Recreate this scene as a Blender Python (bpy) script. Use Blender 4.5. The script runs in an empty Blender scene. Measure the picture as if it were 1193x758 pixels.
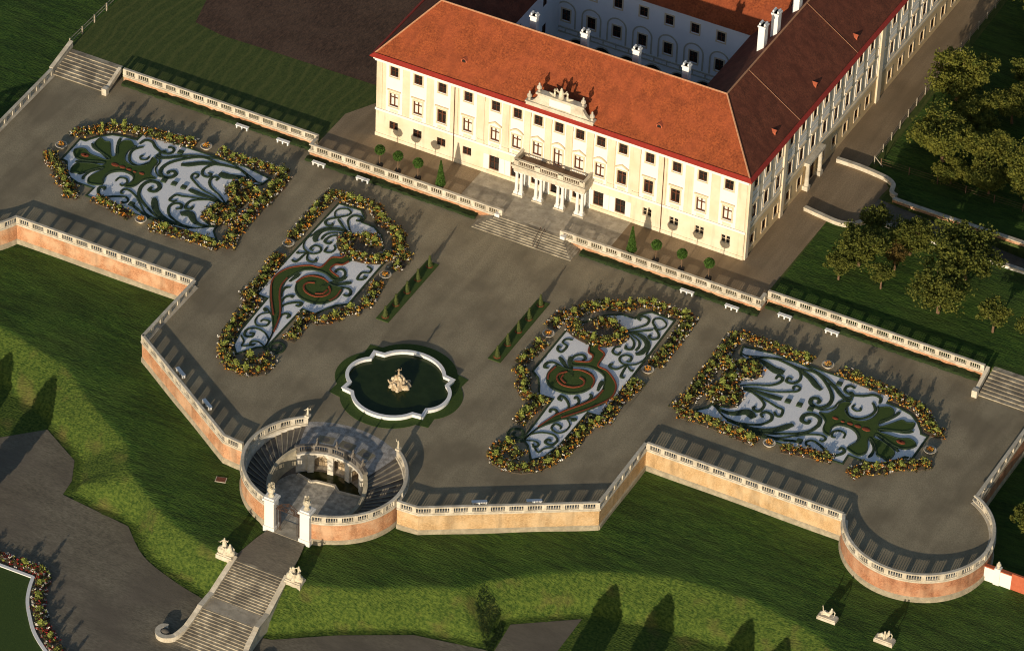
import bpy, math, random
import numpy as np
from mathutils import Vector, Matrix
random.seed(7)
rng = np.random.default_rng(7)
SC = bpy.context.scene
COL = SC.collection
R = math.radians

# ------------------------------------------------------------------ helpers
class MB:
    """collects faces and links them as ONE mesh object"""
    def __init__(s): s.v = []; s.f = []; s.m = []
    def add(s, vs, fs, mi=0):
        b = len(s.v); s.v += [tuple(p) for p in vs]
        s.f += [tuple(b + i for i in f) for f in fs]; s.m += [mi] * len(fs)
    def quad(s, a, b, c, d, mi=0): s.add([a, b, c, d], [(0, 1, 2, 3)], mi)
    def box(s, x0, y0, z0, x1, y1, z1, mi=0):
        s.add([(x0,y0,z0),(x1,y0,z0),(x1,y1,z0),(x0,y1,z0),(x0,y0,z1),(x1,y0,z1),(x1,y1,z1),(x0,y1,z1)],
              [(0,3,2,1),(4,5,6,7),(0,1,5,4),(1,2,6,5),(2,3,7,6),(3,0,4,7)], mi)
    def obox(s, c, sx, sy, sz, a=0., mi=0, taper=1.0):
        ca, sa = math.cos(a), math.sin(a); vs = []
        for z, t in ((0, 1), (sz, taper)):
            for x, y in ((-.5,-.5),(.5,-.5),(.5,.5),(-.5,.5)):
                X, Y = x*sx*t, y*sy*t
                vs.append((c[0]+X*ca-Y*sa, c[1]+X*sa+Y*ca, c[2]+z))
        s.add(vs, [(0,3,2,1),(4,5,6,7),(0,1,5,4),(1,2,6,5),(2,3,7,6),(3,0,4,7)], mi)
    def prism(s, poly, z0, z1, mi=0, bottom=False, sides=True):
        poly = ccw(poly); n = len(poly); s_b = len(s.v)
        s.v += [(p[0], p[1], z1) for p in poly]
        for t in tess(poly): s.f.append(tuple(s_b+i for i in t)); s.m.append(mi)
        if sides:
            b = len(s.v); s.v += [(p[0], p[1], z0) for p in poly] + [(p[0], p[1], z1) for p in poly]
            for i in range(n):
                j = (i+1) % n; s.f.append((b+i, b+j, b+n+j, b+n+i)); s.m.append(mi)
    def lathe(s, c, prof, n=8, mi=0, sx=1., sy=1.):
        vs = []; fs = []
        for r, z in prof:
            for k in range(n):
                a = 2*math.pi*k/n; vs.append((c[0]+r*math.cos(a)*sx, c[1]+r*math.sin(a)*sy, c[2]+z))
        for i in range(len(prof)-1):
            for k in range(n):
                l = (k+1) % n; fs.append((i*n+k, i*n+l, (i+1)*n+l, (i+1)*n+k))
        fs.append(tuple(range((len(prof)-1)*n, len(prof)*n))); fs.append(tuple(reversed(range(n))))
        s.add(vs, fs, mi)
    def tube(s, pts, rad, n=6, mi=0):
        vs = []; fs = []; pts = [Vector(p) for p in pts]
        for i, p in enumerate(pts):
            d = (pts[min(i+1, len(pts)-1)] - pts[max(i-1, 0)]).normalized()
            u = d.orthogonal().normalized() if i == 0 else (u - d*u.dot(d)).normalized()
            w = d.cross(u); r = rad[i] if isinstance(rad, (list, tuple)) else rad
            for k in range(n):
                a = 2*math.pi*k/n; vs.append(p + (u*math.cos(a) + w*math.sin(a))*r)
        for i in range(len(pts)-1):
            for k in range(n):
                l = (k+1) % n; fs.append((i*n+k, i*n+l, (i+1)*n+l, (i+1)*n+k))
        fs.append(tuple(range((len(pts)-1)*n, len(pts)*n))); fs.append(tuple(reversed(range(n))))
        s.add(vs, fs, mi)
    def sweep(s, pts, sec, closed=False, mi=0, zs=None):
        """rectangle/profile sec [(offset to the right, z)] carried along the plan path pts"""
        n = len(pts); k = len(sec); nr = miter(pts, closed); vs = []; fs = []
        for i in range(n):
            zz = zs[i] if zs is not None else 0.
            for o, z in sec: vs.append((pts[i][0]+nr[i][0]*o, pts[i][1]+nr[i][1]*o, z+zz))
        for i in range(n if closed else n-1):
            j = (i+1) % n
            for q in range(k):
                r = (q+1) % k; fs.append((i*k+q, i*k+r, j*k+r, j*k+q))
        if not closed: fs.append(tuple(range(k-1, -1, -1))); fs.append(tuple((n-1)*k+q for q in range(k)))
        s.add(vs, fs, mi)
    def build(s, name, mats, parent=None, smooth=False, loc=None):
        me = bpy.data.meshes.new(name); me.from_pydata(s.v, [], s.f)
        if not isinstance(mats, (list, tuple)): mats = [mats]
        for m in mats: me.materials.append(m)
        me.polygons.foreach_set('material_index', s.m)
        if smooth: me.polygons.foreach_set('use_smooth', [True]*len(s.f))
        me.update(); return link(name, me, parent, loc)

def link(name, me, parent=None, loc=None, rz=0.):
    o = bpy.data.objects.new(name, me); COL.objects.link(o)
    if parent is not None: o.parent = parent
    if loc is not None: o.location = loc
    if rz: o.rotation_euler = (0, 0, rz)
    return o
def empty(name, loc=(0,0,0), rz=0.): return link(name, None, None, loc, rz)
def tag(o, label=None, cat=None, group=None, kind=None):
    if label: o['label'] = label
    if cat: o['category'] = cat
    if group: o['group'] = group
    if kind: o['kind'] = kind
    return o
def struct(name, mb, mats, smooth=False): return tag(mb.build(name, mats, None, smooth), kind='structure')
def area2(p): return sum(p[i-1][0]*p[i][1]-p[i][0]*p[i-1][1] for i in range(len(p)))
def ccw(p): p = list(p); return p if area2(p) > 0 else p[::-1]
def tess(poly):
    from mathutils.geometry import tessellate_polygon
    out = []
    for t in tessellate_polygon([[Vector((p[0], p[1], 0)) for p in poly]]):
        a, b, c = (poly[i] for i in t)
        cr = (b[0]-a[0])*(c[1]-a[1])-(b[1]-a[1])*(c[0]-a[0])
        out.append(tuple(t) if cr > 0 else tuple(reversed(t)))
    return out
def miter(pts, closed=False):
    n = len(pts); out = []
    def nrm(a, b):
        dx, dy = b[0]-a[0], b[1]-a[1]; l = math.hypot(dx, dy) or 1; return (dy/l, -dx/l)
    for i in range(n):
        a = nrm(pts[i-1], pts[i]) if (i > 0 or closed) else None
        b = nrm(pts[i], pts[(i+1) % n]) if (i < n-1 or closed) else None
        if a is None: a = b
        if b is None: b = a
        mx, my = a[0]+b[0], a[1]+b[1]; l2 = mx*mx+my*my
        if l2 < .15: out.append(b); continue
        out.append((2*mx/l2, 2*my/l2))
    return out
def smooth(pts, n=6, closed=False):
    out = []; m = len(pts)
    if m < 3: return list(pts)
    for i in range(m if closed else m-1):
        g = (lambda k: pts[k % m]) if closed else (lambda k: pts[min(max(k, 0), m-1)])
        p0, p1, p2, p3 = g(i-1), g(i), g(i+1), g(i+2)
        for k in range(n):
            t = k/n; a = []
            for c in range(2):
                a.append(.5*(2*p1[c]+(p2[c]-p0[c])*t+(2*p0[c]-5*p1[c]+4*p2[c]-p3[c])*t*t+(3*p1[c]-p0[c]-3*p2[c]+p3[c])*t**3))
            out.append(tuple(a))
    if not closed: out.append(tuple(pts[-1]))
    return out
def resample(pts, step):
    out = [pts[0]]; acc = 0.
    for i in range(1, len(pts)):
        a, b = pts[i-1], pts[i]; l = math.hypot(b[0]-a[0], b[1]-a[1]); d = step-acc
        while d <= l and l > 0:
            out.append((a[0]+(b[0]-a[0])*d/l, a[1]+(b[1]-a[1])*d/l)); d += step
        acc = l-(d-step)
    return out
def plen(pts): return sum(math.hypot(pts[i][0]-pts[i-1][0], pts[i][1]-pts[i-1][1]) for i in range(1, len(pts)))
def at_s(pts, s):
    for i in range(1, len(pts)):
        a, b = pts[i-1], pts[i]; l = math.hypot(b[0]-a[0], b[1]-a[1])
        if s <= l or i == len(pts)-1:
            t = s/l if l else 0; d = ((b[0]-a[0])/l, (b[1]-a[1])/l)
            return (a[0]+(b[0]-a[0])*t, a[1]+(b[1]-a[1])*t), d
        s -= l
def mir(p): return (-p[0], p[1])

# ------------------------------------------------------------------ materials
def mat(name, c1, c2=None, scale=1., rough=.85, bump=0., bscale=None, detail=6., c3=None, s3=.05, spec=.3, stretch=None, metal=0., f3=.5, trans=0., lo=.35, hi=.65):
    m = bpy.data.materials.new(name); m.use_nodes = True; nt = m.node_tree; N = nt.nodes; L = nt.links
    b = N['Principled BSDF']; b.inputs['Roughness'].default_value = rough; b.inputs['Metallic'].default_value = metal
    b.inputs['Specular IOR Level'].default_value = spec
    c1 = tuple(c1)+(1,)
    if c2 is None: b.inputs['Base Color'].default_value = c1
    else:
        g = N.new('ShaderNodeNewGeometry'); vec = g.outputs['Position']
        if stretch:
            mp = N.new('ShaderNodeMapping'); mp.inputs['Scale'].default_value = stretch; L.new(vec, mp.inputs['Vector']); vec = mp.outputs[0]
        n = N.new('ShaderNodeTexNoise'); n.inputs['Scale'].default_value = scale; n.inputs['Detail'].default_value = detail; n.inputs['Roughness'].default_value = .65
        L.new(vec, n.inputs['Vector'])
        r = N.new('ShaderNodeValToRGB'); r.color_ramp.elements[0].position = lo; r.color_ramp.elements[1].position = hi
        r.color_ramp.elements[0].color = c1; r.color_ramp.elements[1].color = tuple(c2)+(1,)
        L.new(n.outputs['Fac'], r.inputs['Fac']); out = r.outputs['Color']
        if c3 is not None:
            n3 = N.new('ShaderNodeTexNoise'); n3.inputs['Scale'].default_value = s3; n3.inputs['Detail'].default_value = 5; L.new(g.outputs['Position'], n3.inputs['Vector'])
            r3 = N.new('ShaderNodeValToRGB'); r3.color_ramp.elements[0].position = .42; r3.color_ramp.elements[1].position = .62
            r3.color_ramp.elements[0].color = (0,0,0,1); r3.color_ramp.elements[1].color = (f3,f3,f3,1); L.new(n3.outputs['Fac'], r3.inputs['Fac'])
            mx = N.new('ShaderNodeMix'); mx.data_type = 'RGBA'; L.new(r3.outputs['Color'], mx.inputs['Factor'])
            L.new(out, mx.inputs['A']); mx.inputs['B'].default_value = tuple(c3)+(1,); out = mx.outputs['Result']
        L.new(out, b.inputs['Base Color'])
        if bump:
            nb = N.new('ShaderNodeTexNoise'); nb.inputs['Scale'].default_value = bscale or scale*2; nb.inputs['Detail'].default_value = 4
            L.new(vec if stretch else g.outputs['Position'], nb.inputs['Vector'])
            bp = N.new('ShaderNodeBump'); bp.inputs['Strength'].default_value = 1.; bp.inputs['Distance'].default_value = bump
            L.new(nb.outputs['Fac'], bp.inputs['Height']); L.new(bp.outputs[0], b.inputs['Normal'])
    if trans:
        b.inputs['Subsurface Weight'].default_value = 0
        t = N.new('ShaderNodeBsdfTranslucent'); mxs = N.new('ShaderNodeMixShader'); mxs.inputs[0].default_value = trans
        o = N['Material Output']
        if c2 is None: t.inputs['Color'].default_value = c1
        else: L.new(b.inputs['Base Color'].links[0].from_socket, t.inputs['Color'])
        L.new(b.outputs[0], mxs.inputs[1]); L.new(t.outputs[0], mxs.inputs[2]); L.new(mxs.outputs[0], o.inputs['Surface'])
    return m

M = dict(
 gravel=mat('gravel', (.235,.196,.124), (.36,.305,.196), 8., .95, .014, 9., c3=(.20,.165,.105), s3=.16, f3=.8, stretch=(1,.4,1), detail=9.),
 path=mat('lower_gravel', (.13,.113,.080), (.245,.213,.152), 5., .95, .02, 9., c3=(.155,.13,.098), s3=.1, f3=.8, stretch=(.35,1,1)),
 road=mat('road_gravel', (.24,.175,.105), (.34,.255,.155), 5., .95, .012, 9., c3=(.21,.15,.085), s3=.12, f3=.7),
 grass=mat('lawn_grass', (.014,.048,.005), (.064,.122,.013), 3.0, .95, .17, 4.5, c3=(.064,.108,.016), s3=.16, f3=.5, stretch=(.35,1.3,1)),
 bank=mat('bank_grass', (.034,.066,.008), (.105,.155,.022), 2.8, .95, .16, 4., c3=(.13,.13,.03), s3=.3, f3=.45),
 fieldgrass=mat('meadow_grass', (.030,.066,.010), (.068,.125,.020), 1.6, .95, .10, 4., c3=(.10,.14,.03), s3=.12, f3=.5),
 shortgrass=mat('trimmed_grass', (.032,.062,.011), (.055,.092,.016), 6., .95, .03, 9.),
 soil=mat('ploughed_soil', (.055,.032,.020), (.11,.062,.040), 2.2, .98, .12, 3., c3=(.14,.085,.055), s3=.15, f3=.5, stretch=(1.6,.35,1)),
 brick=mat('orange_brick', (.30,.13,.062), (.62,.33,.17), 4.2, .92, .015, 12., c3=(.62,.42,.26), s3=.5, f3=.6, stretch=(1,1,2.8)),
 ybrick=mat('yellow_brick', (.33,.20,.085), (.64,.44,.23), 4.2, .92, .015, 12., c3=(.62,.46,.27), s3=.5, f3=.6, stretch=(1,1,2.8)),
 redbrick=mat('red_brick', (.24,.10,.052), (.52,.25,.13), 4.2, .92, .015, 12., c3=(.54,.32,.19), s3=.5, f3=.6, stretch=(1,1,2.8)),
 stone=mat('pale_stone', (.52,.46,.35), (.70,.64,.51), 2.2, .9, .006, 8., c3=(.36,.31,.22), s3=.6, f3=.5),
 plinth=mat('weathered_stone', (.30,.26,.18), (.46,.40,.28), 1.8, .92, .006, 8., c3=(.26,.23,.16), s3=.7, f3=.6),
 wingbase=mat('sunlit_base_plaster', (.68,.50,.26), (.73,.56,.31), .8, .9, c3=(.60,.43,.22), s3=.3, f3=.5),  # warm grazing sunlight on the wing's base storey mixed into the plaster colour
 paving=mat('paving_stone', (.34,.295,.215), (.58,.51,.385), 1.6, .9, .006, 8., c3=(.22,.19,.145), s3=.8, f3=.45, detail=3.),
 grottofloor=mat('worn_floor_stone', (.36,.33,.27), (.66,.60,.48), 1.5, .9, .01, 6., c3=(.20,.18,.14), s3=1.3, f3=.5, detail=4.),
 limewall=mat('lime_stone_wall', (.60,.55,.44), (.78,.73,.62), 1.6, .9, .008, 8., c3=(.40,.35,.26), s3=.9, f3=.5),
 poolwater=mat('grotto_water', (.018,.022,.007), (.03,.034,.01), .8, .1, spec=.3),
 cream=mat('cream_plaster', (.64,.555,.405), (.69,.605,.455), .8, .9, c3=(.60,.48,.30), s3=.25, f3=.5),
 white=mat('white_plaster', (.77,.745,.68), (.81,.785,.72), .9, .9),
 basewall=mat('base_plaster', (.68,.59,.43), (.73,.645,.485), .8, .9, c3=(.62,.50,.32), s3=.3, f3=.5),
 court=mat('court_plaster', (.78,.80,.82), (.83,.84,.86), .6, .9),
 moulding=mat('grey_moulding', (.46,.43,.33), (.52,.49,.39), 2., .9),
 tile=mat('roof_tile', (.14,.026,.009), (.46,.115,.032), 4.0, .85, .03, 9., c3=(.33,.075,.026), s3=.3, f3=.6, lo=.28, hi=.74, detail=8.),
 gutter=mat('red_gutter', (.30,.025,.015), (.36,.04,.022), 3., .6),
 ridge=mat('ridge_tile', (.42,.20,.10), (.52,.28,.16), 5., .9),
 brown=mat('brown_wood', (.09,.030,.014), (.13,.045,.02), 4., .6),
 glass=mat('dark_pane', (.012,.011,.010), (.03,.026,.022), .6, .12, spec=.6),
 blind=mat('white_blind', (.72,.69,.60), (.78,.75,.66), 1.5, .7),
 frame=mat('pale_frame', (.64,.51,.33), (.70,.58,.4), 3., .8),
 lead=mat('sheet_metal', (.14,.085,.05), (.20,.125,.075), 3., .6),
 paint=mat('white_paint', (.80,.79,.75), (.85,.84,.81), 3., .6),
 gwhite=mat('white_gravel', (.74,.74,.73), (.92,.91,.89), 9., .95, .02, 11., c3=(.82,.82,.81), s3=.5, f3=.5),
 boxtop=mat('box_hedge', (.012,.030,.010), (.042,.072,.026), 7., .85, .08, 14., spec=.5),
 carpet=mat('carpet_grass', (.040,.070,.014), (.066,.105,.020), 7., .95, .03, 12.),
 redbed=mat('red_bedding', (.17,.035,.015), (.30,.075,.03), 9., .9, .03, 12.),
 earth=mat('dark_earth', (.10,.075,.045), (.20,.155,.10), 5., .97, .02, 9.),
 leafy=mat('yellow_green_leaf', (.26,.32,.05), (.50,.54,.13), 3., .8, trans=.25),
 leafd=mat('dark_leaf', (.035,.050,.016), (.085,.075,.022), 3., .85, trans=.15),
 leafr=mat('bronze_leaf', (.10,.035,.014), (.16,.06,.02), 3., .85, trans=.15),
 orange=mat('orange_flower', (.62,.20,.022), (.75,.33,.04), 3., .8),
 yellow=mat('yellow_flower', (.68,.42,.06), (.78,.56,.14), 3., .8),
 whitef=mat('white_flower', (.78,.72,.60), (.85,.80,.70), 3., .8),
 redf=mat('red_flower', (.28,.02,.02), (.42,.04,.03), 3., .8),
 treeleaf=mat('orchard_leaf', (.055,.078,.012), (.185,.19,.03), 1.1, .8, trans=.3),
 darkleaf=mat('garden_leaf', (.075,.10,.014), (.26,.25,.038), .9, .8, trans=.3),
 brownleaf=mat('autumn_leaf', (.11,.075,.018), (.19,.13,.03), 1.5, .8, trans=.3),
 bark=mat('bark', (.12,.07,.04), (.20,.125,.07), 4., .95, .02, 8.),
 pomleaf=mat('bay_leaf', (.045,.10,.014), (.08,.16,.022), 7., .8, trans=.2),
 yew=mat('yew_leaf', (.05,.075,.016), (.10,.115,.03), 6., .85, trans=.15),
 hedge=mat('low_hedge', (.010,.022,.006), (.034,.055,.012), 4., .9, .08, 9.),
 water=mat('pond_water', (.016,.028,.006), (.026,.042,.010), .5, .16, spec=.2),
 shadetile=mat('shaded_roof_tile', (.085,.027,.015), (.25,.075,.036), 4.0, .88, .03, 9., c3=(.15,.042,.022), s3=.3, f3=.6, lo=.28, hi=.74, detail=8.),  # grazing-sun shade of the wing slopes put into a darker tile colour
 steps=mat('worn_step_stone', (.24,.205,.145), (.50,.44,.32), 1.1, .92, .006, 8., c3=(.14,.12,.09), s3=.5, f3=.75),
 rock=mat('sculpture_stone', (.52,.40,.24), (.72,.60,.42), 5., .9, .03, 7., c3=(.22,.15,.08), s3=1.6, f3=.7),
 statue=mat('statue_stone', (.60,.53,.38), (.74,.68,.53), 4., .9, .01, 8., c3=(.36,.31,.21), s3=1.8, f3=.6),
 iron=mat('wrought_iron', (.035,.022,.015), (.08,.04,.022), 6., .7),
 darkstone=mat('damp_stone', (.13,.115,.095), (.24,.215,.18), 1.6, .9, .01, 6., c3=(.085,.075,.06), s3=.8, f3=.6, detail=4.),
 wood=mat('weathered_wood', (.30,.26,.19), (.42,.37,.28), 5., .9),
 terracotta=mat('red_paint_wall', (.42,.10,.045), (.48,.13,.06), 2., .85),
 tub=mat('dark_tub', (.025,.022,.02), (.045,.04,.035), 3., .8),
 mosaic=mat('pebble_mosaic', (.32,.30,.27), (.52,.49,.44), 6., .9, .01, 9., c3=(.14,.125,.105), s3=1.2, f3=.6),
 hatch=mat('rusty_hatch', (.14,.05,.03), (.20,.08,.045), 4., .8),
)

def worn(m, stretch, lo, hi, k, sc):
    """long raked and trodden streaks over a gravel surface"""
    nt = m.node_tree; N = nt.nodes; L = nt.links; b = N['Principled BSDF']; src = b.inputs['Base Color'].links[0].from_socket
    g = N.new('ShaderNodeNewGeometry'); mp = N.new('ShaderNodeMapping'); mp.inputs['Scale'].default_value = stretch; mp.inputs['Rotation'].default_value = (0,0,.12); L.new(g.outputs['Position'], mp.inputs['Vector'])
    n = N.new('ShaderNodeTexNoise'); n.inputs['Scale'].default_value = sc; n.inputs['Detail'].default_value = 6; n.inputs['Distortion'].default_value = .4; L.new(mp.outputs[0], n.inputs['Vector'])
    r = N.new('ShaderNodeMapRange'); r.inputs['From Min'].default_value = lo; r.inputs['From Max'].default_value = hi; r.inputs['To Min'].default_value = k; r.inputs['To Max'].default_value = 1.06; L.new(n.outputs['Fac'], r.inputs['Value'])
    mx = N.new('ShaderNodeVectorMath'); mx.operation = 'SCALE'; L.new(src, mx.inputs[0]); L.new(r.outputs[0], mx.inputs['Scale']); L.new(mx.outputs[0], b.inputs['Base Color'])
worn(M['gravel'], (1,.22,1), .34, .64, .84, .55); worn(M['path'], (.3,1,1), .34, .64, .82, .5); worn(M['road'], (1,.12,1), .34, .62, .82, .7)
worn(M['grass'], (.14,1,1), .34, .60, .62, 1.1); worn(M['tile'], (1,1,.25), .36, .62, .80, .8); worn(M['shadetile'], (1,1,.25), .36, .62, .72, .8)
worn(M['basewall'], (1,1,.12), .30, .46, .88, 1.6); worn(M['cream'], (1,1,.10), .30, .46, .90, 1.6); worn(M['brick'], (1,1,.2), .32, .52, .72, .8); worn(M['ybrick'], (1,1,.2), .32, .52, .74, .8); worn(M['redbrick'], (1,1,.2), .32, .52, .72, .8)

# ------------------------------------------------------------------ sun, sky, camera
SAZ, SEL = .10, R(11.6)
SUN = Vector((math.sin(SAZ)*math.cos(SEL), -math.cos(SAZ)*math.cos(SEL), math.sin(SEL))).normalized()
w = bpy.data.worlds.new('World'); SC.world = w; w.use_nodes = True
nt = w.node_tree; bg = nt.nodes['Background']; sky = nt.nodes.new('ShaderNodeTexSky'); sky.sky_type = 'NISHITA'
sky.sun_disc = False; sky.sun_elevation = SEL; sky.sun_rotation = math.pi-SAZ; sky.altitude = 200; sky.air_density = 1.; sky.dust_density = 1.5; sky.ozone_density = 1.5
nt.links.new(sky.outputs[0], bg.inputs['Color']); bg.inputs['Strength'].default_value = .105
sl = bpy.data.lights.new('sun', 'SUN'); sl.energy = 4.5; sl.angle = R(.5); sl.color = (1., .85, .665)
so = link('sun', sl); so.rotation_euler = (-SUN).to_track_quat('-Z', 'Y').to_euler(); so.location = SUN*300
cam = bpy.data.cameras.new('camera'); co = link('camera', cam); SC.camera = co
co.location = (217.135, -456.525, 388.512); co.rotation_euler = (R(50.91669), R(-1.85385), R(27.54169))
cam.sensor_width = 36.; cam.lens = 36.*5462.609/1193; cam.clip_start = 5; cam.clip_end = 4000
SC.view_settings.view_transform = 'Standard'; SC.view_settings.look = 'None'; SC.view_settings.gamma = 1.; SC.view_settings.exposure = -.03
SC.view_settings.use_curve_mapping = False
SC.cycles.use_denoising = True; SC.cycles.pixel_filter_type = 'BLACKMAN_HARRIS'; SC.cycles.filter_width = 1.1; SC.cycles.max_bounces = 6; SC.cycles.diffuse_bounces = 3; SC.cycles.transparent_max_bounces = 4

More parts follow.
